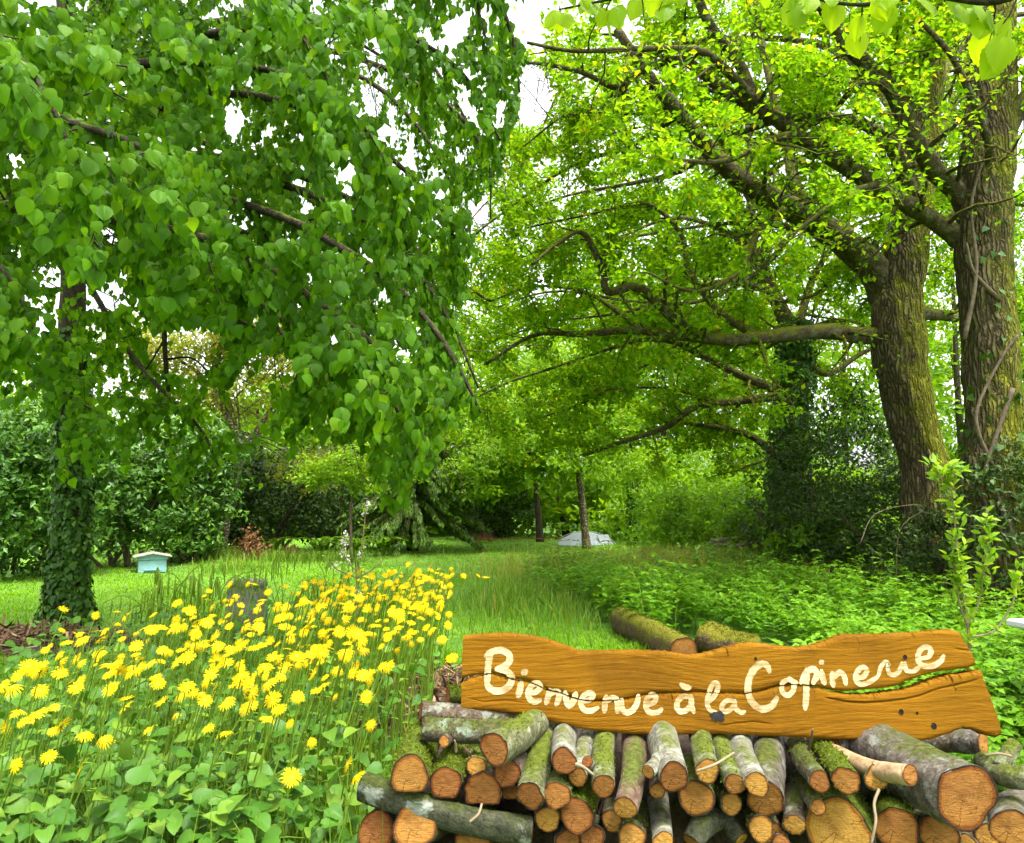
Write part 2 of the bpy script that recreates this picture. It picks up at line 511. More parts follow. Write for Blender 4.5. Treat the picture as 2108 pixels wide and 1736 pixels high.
# ---------------------------------------------------------------- ground
mb = MB()
xs = np.concatenate([[-300, -120, -60, -30], np.linspace(-20, 20, 61), [30, 60, 120, 300]])
ys = np.concatenate([[-100, -40, -10, -3], np.linspace(0, 34, 61), [45, 70, 130, 300]])
X, Yg = np.meshgrid(xs, ys)
def gz(x, y):
    x = np.asarray(x, float); y = np.asarray(y, float)
    return 0.03 * np.sin(x * .9 + 1) * np.cos(y * .7) + .02 * np.sin(x * 2.3 + y * 1.7)
Z = gz(X, Yg)
V = np.stack([X, Yg, Z], -1).reshape(-1, 3)
nx = len(xs); ny = len(ys)
i, j = np.meshgrid(np.arange(nx - 1), np.arange(ny - 1))
q = (j * nx + i).ravel()
mb.add(V, np.stack([q, q + 1, q + nx + 1, q + nx], -1))
tag(mb.build('ground', M['ground']), kind='structure')

def gp(x, y, dz=0.0):
    return np.stack([x, y, gz(x, y) + dz], -1)

def frustum_pts(n, y0, y1, power=1.0, xmargin=.4):
    """points on the ground inside the view, denser close by"""
    u = rng.uniform(0, 1, n)
    if power == 1.0: y = y0 * (y1 / y0) ** u
    else: y = (y0 ** (1 - power) + u * (y1 ** (1 - power) - y0 ** (1 - power))) ** (1 / (1 - power))
    x = rng.uniform(-1, 1, n) * (.70 * y + xmargin)
    return x, y

NETTLE = [(.2, 13.5), (.7, 10.5), (1.15, 8.2), (1.75, 6.0), (1.9, 5.0), (1.5, 3.6), (2.0, 2.9), (4.2, 2.9), (11, 8), (11, 16), (.6, 16)]
FLOWERBED = None

# ---- flower field in plan, read off the height of the flower heads
HEADZ = .80
fieldpx = [(-40, 1470), (60, 1370), (120, 1300), (200, 1290), (330, 1290), (400, 1245), (560, 1235), (640, 1200), (760, 1185), (900, 1180), (930, 1200), (925, 1260), (850, 1330), (780, 1370), (690, 1400), (660, 1450), (590, 1480), (480, 1470), (330, 1475), (200, 1500), (60, 1495), (-40, 1510)]
field = [tuple(onground(x, y, HEADZ)[:2]) for x, y in fieldpx]
bedpx = [(-60, 1350), (200, 1310), (420, 1240), (640, 1195), (900, 1190), (930, 1230), (860, 1380), (780, 1480), (690, 1560), (660, 1800), (-60, 1800)]

# ================================================================= log pile and sign
def cutmat():
    m, t, o = newmat('cut_wood')
    a = N(t, 'ShaderNodeAttribute', attribute_name='tint')
    tc = N(t, 'ShaderNodeTexCoord')
    oi = N(t, 'ShaderNodeObjectInfo')
    n = noise(t, 9, 5, .6, tc.outputs['Object'], .5)
    mu = N(t, 'ShaderNodeMath', operation='MULTIPLY_ADD'); mu.inputs[1].default_value = .16
    t.links.new(n.outputs[0], mu.inputs[0]); t.links.new(a.outputs['Fac'], mu.inputs[2])
    sn = N(t, 'ShaderNodeMath', operation='MULTIPLY'); sn.inputs[1].default_value = 58
    t.links.new(mu.outputs[0], sn.inputs[0])
    si = N(t, 'ShaderNodeMath', operation='SINE'); t.links.new(sn.outputs[0], si.inputs[0])
    base = ramp(t, [(0, (.19, .082, .018)), (.30, (.27, .13, .034)), (.80, (.265, .122, .028)), (.87, (.18, .062, .012)), (.925, (.15, .05, .010)), (.94, (.04, .027, .015)), (1, (.035, .024, .013))], a.outputs['Fac'])
    hv = N(t, 'ShaderNodeHueSaturation')
    rv = N(t, 'ShaderNodeMapRange'); rv.inputs[3].default_value = .62; rv.inputs[4].default_value = 1.25
    t.links.new(oi.outputs['Random'], rv.inputs[0]); t.links.new(rv.outputs[0], hv.inputs['Value'])
    rs = N(t, 'ShaderNodeMapRange'); rs.inputs[3].default_value = .488; rs.inputs[4].default_value = .514
    t.links.new(oi.outputs['Random'], rs.inputs[0]); t.links.new(rs.outputs[0], hv.inputs['Hue'])
    t.links.new(base.outputs[0], hv.inputs['Color'])
    rr = ramp(t, [(0, (.90, .88, .85)), (1, (1.05, 1.04, 1.03))], None)
    m2 = N(t, 'ShaderNodeMapRange'); m2.inputs[1].default_value = -1; t.links.new(si.outputs[0], m2.inputs[0]); t.links.new(m2.outputs[0], rr.inputs['Fac'])
    c = mixc(t, 1.0, hv.outputs[0], rr.outputs[0], 'MULTIPLY')
    mp = N(t, 'ShaderNodeMapping'); mp.inputs['Scale'].default_value = (26, 26, 150); mp.inputs['Rotation'].default_value = (0, .45, 0)
    t.links.new(tc.outputs['Object'], mp.inputs['Vector'])
    ns = noise(t, 1.6, 5, .7, mp.outputs[0])
    rsaw = ramp(t, [(.30, (.42, .36, .30)), (.5, (1, 1, 1)), (.72, (1.35, 1.30, 1.2))], ns.outputs[0])
    c = mixc(t, .8, c, rsaw.outputs[0], 'MULTIPLY')
    nd = noise(t, 26, 5, .7, tc.outputs['Object'])
    rd = ramp(t, [(.26, (.35, .28, .22)), (.42, (1, 1, 1))], nd.outputs[0])
    c = mixc(t, .8, c, rd.outputs[0], 'MULTIPLY')
    vo = N(t, 'ShaderNodeTexVoronoi', feature='DISTANCE_TO_EDGE'); vo.inputs['Scale'].default_value = 17
    wv = N(t, 'ShaderNodeVectorMath', operation='MULTIPLY_ADD'); wv.inputs[1].default_value = (.05, .05, .05)
    t.links.new(n.outputs['Color'], wv.inputs[0]); t.links.new(tc.outputs['Object'], wv.inputs[2]); t.links.new(wv.outputs[0], vo.inputs['Vector'])
    rc = ramp(t, [(.0, (.25, .2, .16)), (.028, (1, 1, 1))], vo.outputs['Distance'])
    nk = noise(t, 14, 3, .5, tc.outputs['Object'])
    rk = ramp(t, [(.50, (0, 0, 0)), (.58, (1, 1, 1))], nk.outputs[0])
    c = mixc(t, rk.outputs[0], c, mixc(t, 1.0, c, rc.outputs[0], 'MULTIPLY'))
    nb = noise(t, 7, 4, .6, tc.outputs['Object'])
    rb_ = ramp(t, [(.32, (.55, .42, .34)), (.5, (1, 1, 1)), (.68, (1.2, 1.18, 1.1))], nb.outputs[0])
    c = mixc(t, .9, c, rb_.outputs[0], 'MULTIPLY')
    p = N(t, 'ShaderNodeBsdfPrincipled', Roughness=.85)
    p.inputs['Specular IOR Level'].default_value = .1
    t.links.new(c, p.inputs['Base Color'])
    b = N(t, 'ShaderNodeBump', Strength=.7, Distance=.006)
    t.links.new(ns.outputs[0], b.inputs['Height']); t.links.new(b.outputs[0], p.inputs['Normal'])
    t.links.new(p.outputs[0], o.inputs['Surface'])
    return m
M['cut'] = cutmat()
M['moss'] = leafmat('moss', [(0, (.05, .065, .004)), (.5, (.09, .125, .006)), (1, (.16, .19, .012))], .25, 1.3, .7, .05)
LB = dict(scale=38, stretch=1, bump=1.0, dist=.014)
M['bark_green'] = barkmat('bark_green', (0.116, 0.122, 0.054), (0.231, 0.231, 0.129), moss=(0.102, 0.129, 0.014), mossamt=.42, lichen=(0.286, 0.299, 0.204), lscale=20, **LB)
M['bark_white'] = barkmat('bark_white', (0.170, 0.163, 0.116), (0.326, 0.313, 0.245), moss=(0.116, 0.136, 0.027), mossamt=.28, lichen=(0.374, 0.381, 0.313), lscale=16, **LB)
M['bark_lichen'] = barkmat('bark_lichen', (0.068, 0.058, 0.037), (0.143, 0.122, 0.075), moss=(0.068, 0.082, 0.014), mossamt=.45, lichen=(0.204, 0.258, 0.184), lscale=22, **LB)
M['bark_spot'] = barkmat('bark_spot', (0.051, 0.054, 0.031), (0.102, 0.102, 0.058), moss=(0.054, 0.068, 0.014), mossamt=.4, lichen=(0.286, 0.313, 0.258), lscale=8, **LB)
M['bark_moss'] = barkmat('bark_moss', (0.058, 0.044, 0.024), (0.122, 0.095, 0.051), moss=(0.075, 0.109, 0.008), mossamt=.74, **LB)
M['bark_brown'] = barkmat('bark_brown', (0.082, 0.058, 0.037), (0.170, 0.129, 0.088), moss=(0.075, 0.095, 0.014), mossamt=.32, lichen=(0.218, 0.231, 0.177), lscale=24, **LB)
M['bark_red'] = barkmat('bark_red', (0.136, 0.078, 0.051), (0.245, 0.184, 0.129), moss=(0.095, 0.116, 0.020), mossamt=.36, **LB)
M['bark_grey'] = barkmat('bark_grey', (0.105, 0.088, 0.068), (0.218, 0.190, 0.150), moss=(0.075, 0.088, 0.014), mossamt=.30, lichen=(0.231, 0.238, 0.204), lscale=18, **LB)
M['bark_bare'] = barkmat('bark_bare', (0.245, 0.163, 0.082), (0.354, 0.258, 0.150), mossamt=.05, scale=30, stretch=1, bump=.4, dist=.004)
M['bark_fallen'] = barkmat('bark_fallen', (0.102, 0.068, 0.037), (0.177, 0.122, 0.068), moss=(0.136, 0.129, 0.010), mossamt=.62, scale=26, stretch=1, bump=1, dist=.02)

def cutdisc(name, c, axis, rfun, mat, parent, loc, n=24, jag=.0, seed=0, front=.0025):
    """the sawn face: rings out from the heart, a little proud of the bark"""
    t_ = axis / np.linalg.norm(axis)
    ref = np.array([0, 0, 1.0]) if abs(t_[2]) < .8 else np.array([0, 1.0, 0])
    a = np.cross(t_, ref); a /= np.linalg.norm(a); b = np.cross(a, t_)
    r_ = np.random.default_rng(seed)
    th = np.arange(n) * 2 * math.pi / n
    rr = rfun(th) * (1 + jag * r_.normal(size=n))
    V = [c + t_ * front]; A = [0.0]
    off = np.array([r_.uniform(-.18, .18), r_.uniform(-.18, .18)])
    R0 = rr.mean()
    V[0] = V[0] + (a * off[0] + b * off[1]) * R0
    fr = [.3, .6, .82, .93, 1.0]
    for k, fk in enumerate(fr):
        o2 = off * (1 - fk)
        for q_ in range(n):
            V.append(c + t_ * (front * (1.0 if fk < .9 else .6) + r_.normal() * .0008) + a * (rr[q_] * fk * math.cos(th[q_]) + o2[0] * R0) + b * (rr[q_] * fk * math.sin(th[q_]) + o2[1] * R0))
            A.append(fk * (1 + .02 * r_.normal()))
    Q = []; T = []
    for q_ in range(n):
        T.append((0, 1 + q_, 1 + (q_ + 1) % n))
        for k in range(len(fr) - 1):
            i0 = 1 + k * n; i1 = i0 + n
            Q.append((i0 + q_, i1 + q_, i1 + (q_ + 1) % n, i0 + (q_ + 1) % n))
    m_ = MB(); m_.add(np.array(V) - loc, Q, T, np.array(A))
    return m_.build(name, mat, parent, True)

def make_log(label, front, back, rf, rb, bark, seed, mids=(), flat=None, ell=1.0, jag=.015, stub=None, group='cut logs stacked under the sign', name='log', lump=.05, backcut=False):
    """one cut log: bark tube along a slightly crooked axis, sawn face at the front end"""
    r_ = np.random.default_rng(seed)
    pts = [front, *mids, back]
    path = catmull(np.array(pts), 8 if len(pts) > 2 else 14)
    n = len(path)
    L = np.linalg.norm(back - front)
    s = np.linspace(0, 1, n)
    path = path + np.outer(np.sin(s * math.pi), r_.normal(size=3) * L * .018)
    rad = rf + (rb - rf) * s
    loc = np.array(front)
    e = empty(name, loc)
    t_ = nrm((path[0] - path[1])[None])[0]
    ph = r_.uniform(0, 6.28, 4)
    def shape(th):
        rr = 1 + .055 * np.sin(2 * th + ph[0]) + .045 * np.sin(3 * th + ph[1]) + .022 * np.sin(5 * th + ph[2])
        if flat is not None:
            lim = flat / np.maximum(-np.sin(th), 1e-3)
            rr = np.where(np.sin(th) < 0, np.minimum(rr, lim), rr)
        return rr
    segs = 24
    V, Q, T = tube(path, rad, segs)
    ring = V[:n * segs].reshape(n, segs, 3)
    th = np.arange(segs) * 2 * math.pi / segs
    dv = ring - path[:, None, :]
    nz = vnoise(ring.reshape(-1, 3), 16, seed).reshape(n, segs, 1) * lump + vnoise(ring.reshape(-1, 3), 50, seed + 5).reshape(n, segs, 1) * .035
    # the tube's ring basis runs along the path, the disc's against it: mirror the angle
    ring = path[:, None, :] + dv * (shape(math.pi - th)[None, :, None] + nz)
    V[:n * segs] = ring.reshape(-1, 3)
    m_ = MB(); m_.add(V - loc, Q, T)
    m_.build('bark', M[bark], e)
    f0 = np.linalg.norm(ring[0] - path[0], axis=1)
    def rfun(tt):
        idx = ((math.pi - tt) % (2 * math.pi)) / (2 * math.pi) * segs
        return np.array([f0[int(round(k)) % segs] for k in idx]) * 1.0
    cutdisc('cut_face', path[0], t_, rfun, M['cut'], e, loc, segs, jag, seed)
    if bark in ('bark_moss', 'bark_fallen', 'bark_green', 'bark_lichen'):
        nm_ = {'bark_moss': 1700, 'bark_fallen': 2600, 'bark_green': 300, 'bark_lichen': 400}[bark]
        a_ = r_.integers(0, n - 1, nm_); b_ = r_.integers(0, segs, nm_); f_ = r_.uniform(size=(nm_, 1)); g_ = r_.uniform(size=(nm_, 1))
        q_ = ring[a_, b_] * (1 - f_) * (1 - g_) + ring[a_ + 1, b_] * f_ * (1 - g_) + ring[a_, (b_ + 1) % segs] * (1 - f_) * g_ + ring[a_ + 1, (b_ + 1) % segs] * f_ * g_
        on_ = nrm(q_ - path[a_]); kk_ = (on_[:, 2] + .6 * vnoise(q_, 9, seed + 2) > .25)
        q_, on_ = q_[kk_], on_[kk_]; nk_ = len(q_)
        if nk_:
            mm_ = MB(); scatter(mm_, LEAF2, q_ - loc, nrm(on_ + r_.normal(size=(nk_, 3)) * .7), nrm(r_.normal(size=(nk_, 3))), r_.uniform(.005, .012, nk_) * (1.6 if bark == 'bark_fallen' else 1), np.clip(.5 + .25 * r_.normal(size=nk_), 0, 1))
            mo_ = mm_.build('moss', M['moss'], e, False); mo_['kind'] = 'stuff'
    if backcut:
        f1 = np.linalg.norm(ring[-1] - path[-1], axis=1).mean()
        cutdisc('cut_face', path[-1], nrm((path[-1] - path[-2])[None])[0], lambda tt: np.full(len(tt), f1), M['cut'], e, loc, segs, jag, seed + 3)
    if stub is not None:
        s0, s1, sr = stub
        pth = catmull(np.array([s1, (s0 + s1) / 2 + r_.normal(size=3) * .004, s0]), 5)
        m2 = MB(); add_tube(m2, pth - loc, np.linspace(sr, sr * 1.25, len(pth)), 14, rough=.06, seed=seed, rfreq=40)
        st = m2.build('branch_stub', M[bark], e)
        cutdisc('cut_face', pth[0], nrm((pth[0] - pth[1])[None])[0], lambda tt: np.full(len(tt), sr), M['cut'], st, loc, 16, jag, seed + 9)
    return tag(e, label, 'log', group)

YF, YB = 2.34, 2.80
def U(x, y, Y):
    return at(*crop(x, y), Y)
PXM = lambda r, Y: r / 3.0497 / FPX * Y * 1.02      # crop pixels to metres

# (label, fx, fy, r, bx, by, rb, dYf, dYb, bark, options)
LOGS = [
 ('lichen-spotted bark log lying sideways at the top left of the pile', 440, 758, 72, 1010, 772, 66, .16, .20, 'bark_lichen', dict(jag=.05)),
 ('dull mossy log lying sideways behind the lichen-spotted top log', 430, 650, 60, 1050, 705, 62, .30, .36, 'bark_brown', {}),
 ('short log poking out behind the sign\'s left end, reddish cut top', 600, 562, 62, 900, 570, 64, .50, .56, 'bark_moss', {}),
 ('small cut branch end just under the lichen-spotted top log', 575, 838, 34, 640, 790, 34, .06, .34, 'bark_brown', dict(jag=.05)),
 ('fat pale-green log with ragged bark under the sign\'s left half', 890, 885, 96, 1190, 690, 80, -.02, .42, 'bark_green', dict(jag=.03)),
 ('thick mossy half-round log, topmost at the pile\'s left edge', 360, 1060, 122, 440, 830, 112, .0, .40, 'bark_moss', dict(flat=.72, jag=.03)),
 ('half-round log with bright green moss cap, beside the left-edge log', 585, 1105, 100, 660, 930, 96, .02, .34, 'bark_moss', dict(flat=.8)),
 ('small round log between the moss-capped log and the fat pale one', 780, 995, 60, 790, 890, 56, .08, .40, 'bark_green', {}),
 ('split half log with a flat ragged underside, above the long lichen log', 818, 1165, 116, 880, 1020, 104, .06, .40, 'bark_brown', dict(flat=.5, jag=.04)),
 ('round log whose end sits right below the fat pale-green one', 970, 1038, 86, 1090, 860, 78, .06, .42, 'bark_brown', {}),
 ('long straight green-barked log running back under the sign', 1115, 1180, 88, 1222, 745, 70, -.02, .44, 'bark_green', dict(jag=.02)),
 ('stout log with a bright tall oval end beside the long green one', 1283, 1175, 80, 1330, 1010, 74, .0, .34, 'bark_green', {}),
 ('pale grey log with a wide dark end, topmost under the word break', 1328, 962, 76, 1340, 770, 70, .0, .40, 'bark_white', dict(jag=.02)),
 ('thin pale log with a short sawn knob on its upper side', 1415, 1062, 58, 1480, 790, 44, .04, .44, 'bark_white', 'stubA'),
 ('straight pale-green log with a dull reddish end, next to the knobbed one', 1575, 1120, 72, 1598, 780, 68, .0, .44, 'bark_green', {}),
 ('reddish weathered log with a scar ring, third row of the middle', 1710, 1255, 72, 1765, 770, 68, -.04, .44, 'bark_red', {}),
 ('forked whitish log with one big and one small sawn end', 2018, 1062, 92, 1945, 780, 100, .0, .42, 'bark_white', 'stubB'),
 ('thin log end tucked right below the forked log', 1915, 1148, 47, 1915, 1020, 46, .06, .40, 'bark_brown', {}),
 ('stout orange-ended log with frayed rim below the forked one', 2158, 1190, 104, 2150, 1010, 100, .06, .40, 'bark_green', dict(jag=.04)),
 ('knotty round log end under the long green log, above the bottom row', 1225, 1325, 76, 1260, 1190, 74, .05, .40, 'bark_brown', dict(jag=.03)),
 ('big ringed round log with a mossy back, centre left of the pile', 1410, 1305, 104, 1470, 1130, 100, .03, .40, 'bark_moss', {}),
 ('small bright round log end in a dark gap under the red log', 1630, 1338, 62, 1650, 1240, 58, .10, .44, 'bark_brown', {}),
 ('lichen-crusted log directly below the reddish weathered one', 1752, 1432, 78, 1790, 1230, 72, .02, .44, 'bark_lichen', {}),
 ('long pale branch log hanging steeply in the pile\'s middle', 1950, 1475, 64, 1918, 1190, 60, -.04, .36, 'bark_white', {}),
 ('cracked split log piece at the bottom edge of the centre', 1505, 1440, 74, 1500, 1330, 70, .06, .40, 'bark_brown', dict(flat=.6, jag=.06)),
 ('grey-barked log cut by the bottom edge beneath the big ringed log', 1352, 1470, 76, 1365, 1360, 74, .06, .40, 'bark_grey', {}),
 ('large brown round end at the pile\'s bottom left corner', 148, 1400, 116, 300, 1270, 108, .06, .46, 'bark_brown', dict(jag=.02)),
 ('large pale round end with clear bark rim in the bottom left', 390, 1372, 132, 600, 1270, 122, .0, .46, 'bark_moss', {}),
 ('log end cut by the bottom edge, below the lichen-spotted long log', 755, 1480, 118, 830, 1370, 112, .04, .42, 'bark_moss', {}),
 ('moss-covered round log at the bottom edge beside the long lichen log', 1010, 1520, 96, 1020, 1430, 96, .0, .36, 'bark_moss', {}),
 ('wedge of split wood between the half log and the long green log', 995, 1165, 62, 1060, 1070, 60, .10, .40, 'bark_brown', dict(flat=.5, jag=.05)),
 ('greenish log with a wide end below the painted accent letter', 2228, 1025, 72, 2176, 780, 64, .0, .42, 'bark_green', {}),
 ('slim green log leaning beside the bare white one', 2403, 1105, 62, 2300, 800, 58, .0, .44, 'bark_green', {}),
 ('bare white log with two dark knots under the painted capital C', 2538, 1105, 72, 2430, 800, 70, -.03, .44, 'bark_white', dict(jag=.02)),
 ('rough dark-barked log with a ragged orange end behind the white one', 2590, 1200, 112, 2615, 830, 100, .04, .46, 'bark_grey', dict(jag=.06)),
 ('dark-ended log under the slim green one', 2378, 1232, 64, 2270, 1080, 60, .05, .42, 'bark_lichen', dict(jag=.04)),
 ('round log with shaggy lichen back, bottom middle right', 2563, 1386, 74, 2530, 1230, 70, .04, .40, 'bark_lichen', {}),
 ('short upright-looking log with a side cut above its end', 2773, 1362, 64, 2762, 1150, 54, .04, .38, 'bark_brown', dict(jag=.06)),
 ('grey log with a dull red end under the hanging twig', 2933, 1088, 64, 2790, 870, 62, .0, .42, 'bark_lichen', {}),
 ('crooked mossy log with a frayed orange end next to the dull red one', 3098, 1085, 80, 2920, 850, 58, .0, .44, 'bark_moss', dict(jag=.05)),
 ('short bright round end in front of the stripped pale branch', 3290, 1068, 70, 3180, 1010, 66, .06, .36, 'bark_green', dict(jag=.04)),
 ('thin green log ending above the huge split reddish one', 2923, 1252, 48, 2790, 1070, 48, .02, .40, 'bark_green', {}),
 ('huge reddish log end with a dark heart crack at the bottom', 3058, 1400, 196, 2960, 1160, 180, .05, .50, 'bark_moss', dict(jag=.015)),
 ('lichen-backed log with wide orange end right of the huge split one', 3413, 1382, 122, 3380, 1200, 112, .04, .42, 'bark_moss', {}),
 ('rough-sawn log end with frayed rim below the giant oval log', 3675, 1420, 110, 3640, 1280, 104, .06, .42, 'bark_brown', dict(jag=.04)),
 ('giant grey-barked log with a wide oval reddish end at the right', 3850, 1190, 196, 3230, 850, 150, -.08, .38, 'bark_grey', dict(jag=.012)),
 ('round log end at the right border under the giant log', 4138, 1392, 112, 4190, 1240, 106, .02, .40, 'bark_grey', {}),
 ('small brown log end squeezed beneath the giant log\'s oval face', 3985, 1430, 66, 3950, 1330, 60, .05, .36, 'bark_brown', {}),
 ('small pale sawn end at the bottom edge left of the huge split log', 2690, 1490, 56, 2680, 1410, 54, .02, .34, 'bark_brown', {}),
 ('reddish splintered chunk behind the shaggy round log', 2650, 1440, 80, 2560, 1290, 70, .12, .44, 'bark_red', dict(flat=.5, jag=.06)),
 ('small frayed end cut by the bottom edge below the rough-sawn log', 3850, 1490, 62, 3840, 1400, 60, .05, .36, 'bark_brown', dict(jag=.05)),
]
for k, (lab, fx, fy, r, bx, by, rb, dyf, dyb, bk, opt) in enumerate(LOGS):
    yf, yb = YF + dyf, YF + dyb
    F = U(fx, fy, yf); B = U(bx, by, yb)
    kw = dict(opt) if isinstance(opt, dict) else {}
    if opt == 'stubA': kw['stub'] = (U(1470, 1010, yf + .05), U(1476, 965, yf + .02), PXM(34, yf))
    if opt == 'stubB': kw['stub'] = (U(1935, 900, yf + .16), U(1858, 1028, yf + .02), PXM(40, yf))
    make_log(lab, F, B, PXM(r, yf) * .97, PXM(rb, yb), bk, 40 + k, **kw)

# the long log that crosses the lower left of the pile
make_log('long dark log with white lichen spots crossing the lower left pile', U(1120, 1395, 2.36), U(70, 1120, 2.44), PXM(76, 2.4), PXM(84, 2.44), 'bark_spot', 301,
         mids=(U(780, 1300, 2.37), U(400, 1195, 2.40)), lump=.04)
# stripped pale branch lying on the giant log
make_log('stripped pale branch lying along the giant grey log', U(3500, 1050, 2.30), U(3010, 905, 2.62), PXM(58, 2.3), PXM(46, 2.62), 'bark_bare', 302, lump=.03)
make_log('dark crooked branch log low in the middle of the pile', U(2130, 1470, 2.38), U(2330, 1290, 2.55), PXM(58, 2.4), PXM(74, 2.6), 'bark_spot', 303, mids=(U(2210, 1360, 2.42),),
         stub=(U(2330, 1300, 2.5), U(2440, 1450, 2.42), PXM(46, 2.45)))
make_log('smooth green bough with a white broken stub, right edge of the pile', U(4330, 1075, 2.45), U(3960, 960, 2.75), PXM(66, 2.45), PXM(52, 2.7), 'bark_green', 304, mids=(U(4100, 1055, 2.55),),
         stub=(U(4085, 1010, 2.58), U(4160, 850, 2.62), PXM(42, 2.6)))
make_log('grey log end hidden beneath the sign\'s right corner', U(3960, 850, 2.85), U(3620, 830, 3.0), PXM(64, 2.85), PXM(64, 3.0), 'bark_grey', 305)
make_log('lichen log glimpsed behind the giant one, under the sign', U(3010, 870, 2.70), U(3700, 800, 2.95), PXM(70, 2.7), PXM(80, 2.9), 'bark_brown', 306)
# twigs caught in the pile
def twig(label, pts, r0, r1, mat='pale_twig'):
    pth = catmull(np.array(pts), 6)
    base = pth[0].copy()
    m_ = MB(); add_tube(m_, pth - base, np.linspace(r0, r1, len(pth)), 6, rough=.12, seed=len(label))
    o = m_.build('twig', M[mat], None, True, base)
    return tag(o, label, 'twig', 'twigs caught in the log pile')
twig('pale straight twig across the greenish log end under the accent', [U(2160, 1025, 2.30), U(2280, 980, 2.31), U(2395, 910, 2.36)], .004, .0035)
twig('thin stalk standing in front of the long lichen log', [U(735, 1345, 2.27), U(790, 1295, 2.29), U(812, 1230, 2.33)], .004, .0035)
twig('bent stick joining the pale grey log end to its neighbour', [U(1400, 980, 2.30), U(1450, 1000, 2.29), U(1515, 1050, 2.29)], .006, .004)
twig('long thin stalk hanging below the short bright round end', [U(3305, 1140, 2.36), U(3275, 1230, 2.33), U(3285, 1340, 2.30), U(3255, 1490, 2.29)], .005, .004)
twig('small dark dead twig poking up beneath the sign', [U(2865, 890, 2.50), U(2880, 820, 2.46), U(2890, 760, 2.44)], .006, .003, 'twig')
twig('pale curled twig by the white stub at the right', [U(4130, 930, 2.5), U(4060, 915, 2.48), U(3970, 925, 2.5)], .005, .004)
twig('short broken spike standing beside the small cut branch end', [U(650, 905, 2.40), U(648, 860, 2.39), U(640, 830, 2.38)], .005, .003)
twig('splintered brown spike left of the fat pale-green log', [U(735, 915, 2.40), U(705, 885, 2.38), U(690, 865, 2.37)], .007, .003, 'bark_red')

# dark mound added inside the pile, standing in for shade between logs
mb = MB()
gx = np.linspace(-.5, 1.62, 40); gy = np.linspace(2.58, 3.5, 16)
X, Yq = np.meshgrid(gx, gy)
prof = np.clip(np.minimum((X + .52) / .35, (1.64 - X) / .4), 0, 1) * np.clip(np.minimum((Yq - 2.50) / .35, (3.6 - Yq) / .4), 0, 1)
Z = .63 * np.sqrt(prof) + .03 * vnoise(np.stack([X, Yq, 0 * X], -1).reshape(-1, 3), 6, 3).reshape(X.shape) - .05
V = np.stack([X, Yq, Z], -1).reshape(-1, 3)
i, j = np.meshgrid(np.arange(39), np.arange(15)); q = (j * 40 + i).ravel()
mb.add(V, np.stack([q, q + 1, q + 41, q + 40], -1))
tag(mb.build('gap_shade_mound', M['mulch']), 'dark mound added inside the log pile as shade for its gaps', 'litter', kind='stuff')

# ---------------------------------------------------------------- the sign
YS = 2.64
LEAN = .16
s0 = U(2380, 800, YS)
sn_ = np.array([0, -math.cos(LEAN), math.sin(LEAN)])         # faces the viewer, leaning back
sup = np.array([0, math.sin(LEAN), math.cos(LEAN)])
def S2(x, y):
    d = ray(*crop(x, y)); tt = ((s0 - CAMP) @ sn_) / (d @ sn_)
    p = CAMP + d * tt - s0
    return np.array([p[0], p @ sup])
def curve2(pts):
    return np.array([S2(*p) for p in pts])
top = curve2([(695, 178), (760, 166), (860, 158), (960, 156), (1080, 166), (1200, 186), (1290, 215), (1380, 252), (1450, 268), (1600, 268), (1800, 266), (1980, 274), (2060, 288), (2108, 298), (2190, 290), (2300, 262), (2420, 228), (2520, 216), (2650, 236), (2800, 250), (2900, 235), (3000, 200), (3090, 168), (3200, 166), (3400, 161), (3600, 150), (3740, 138), (3812, 148)])
crk_u = curve2([(684, 440), (745, 428), (830, 414), (880, 410), (940, 422), (1010, 444), (1080, 452), (1150, 476), (1220, 510), (1300, 526), (1370, 556), (1450, 576), (1550, 580), (1660, 577), (1760, 562), (1880, 538), (2000, 532), (2200, 528), (2300, 532), (2460, 536), (2560, 521), (2670, 486), (2750, 478), (2850, 481), (2960, 501), (3040, 520), (3110, 524), (3200, 514), (3350, 504), (3440, 484), (3500, 455), (3600, 420), (3680, 400), (3780, 390), (3870, 376), (3924, 358)])
crk_l = curve2([(684, 470), (745, 440), (830, 420), (880, 416), (940, 428), (1010, 452), (1080, 460), (1150, 484), (1220, 518), (1300, 534), (1370, 564), (1450, 583), (1550, 586), (1660, 581), (1760, 565), (1880, 541), (2000, 535), (2200, 531), (2300, 535), (2460, 541), (2560, 527), (2670, 492), (2750, 484), (2850, 489), (2960, 512), (3040, 532), (3130, 546), (3250, 546), (3350, 531), (3450, 520), (3560, 490), (3640, 455), (3740, 425), (3880, 405), (3942, 390)])
bot = curve2([(684, 641), (780, 643), (900, 650), (1050, 670), (1200, 705), (1350, 740), (1500, 772), (1700, 790), (1900, 800), (2108, 797), (2200, 793), (2400, 795), (2600, 805), (2800, 815), (3000, 825), (3200, 830), (3400, 838), (3560, 840), (3650, 825), (3760, 790), (3840, 758), (3900, 764), (3980, 796), (4050, 815), (4088, 796)])
crack2 = curve2([(2950, 560), (3108, 590), (3208, 597), (3328, 590), (3458, 575), (3568, 552), (3668, 510), (3808, 480), (3945, 445)])
crack3 = curve2([(2290, 742), (2408, 725), (2528, 715), (2650, 732)])
crack4 = curve2([(700, 560), (820, 590), (960, 580), (1100, 600)])
crack5 = curve2([(3755, 250), (3830, 262), (3890, 268)])
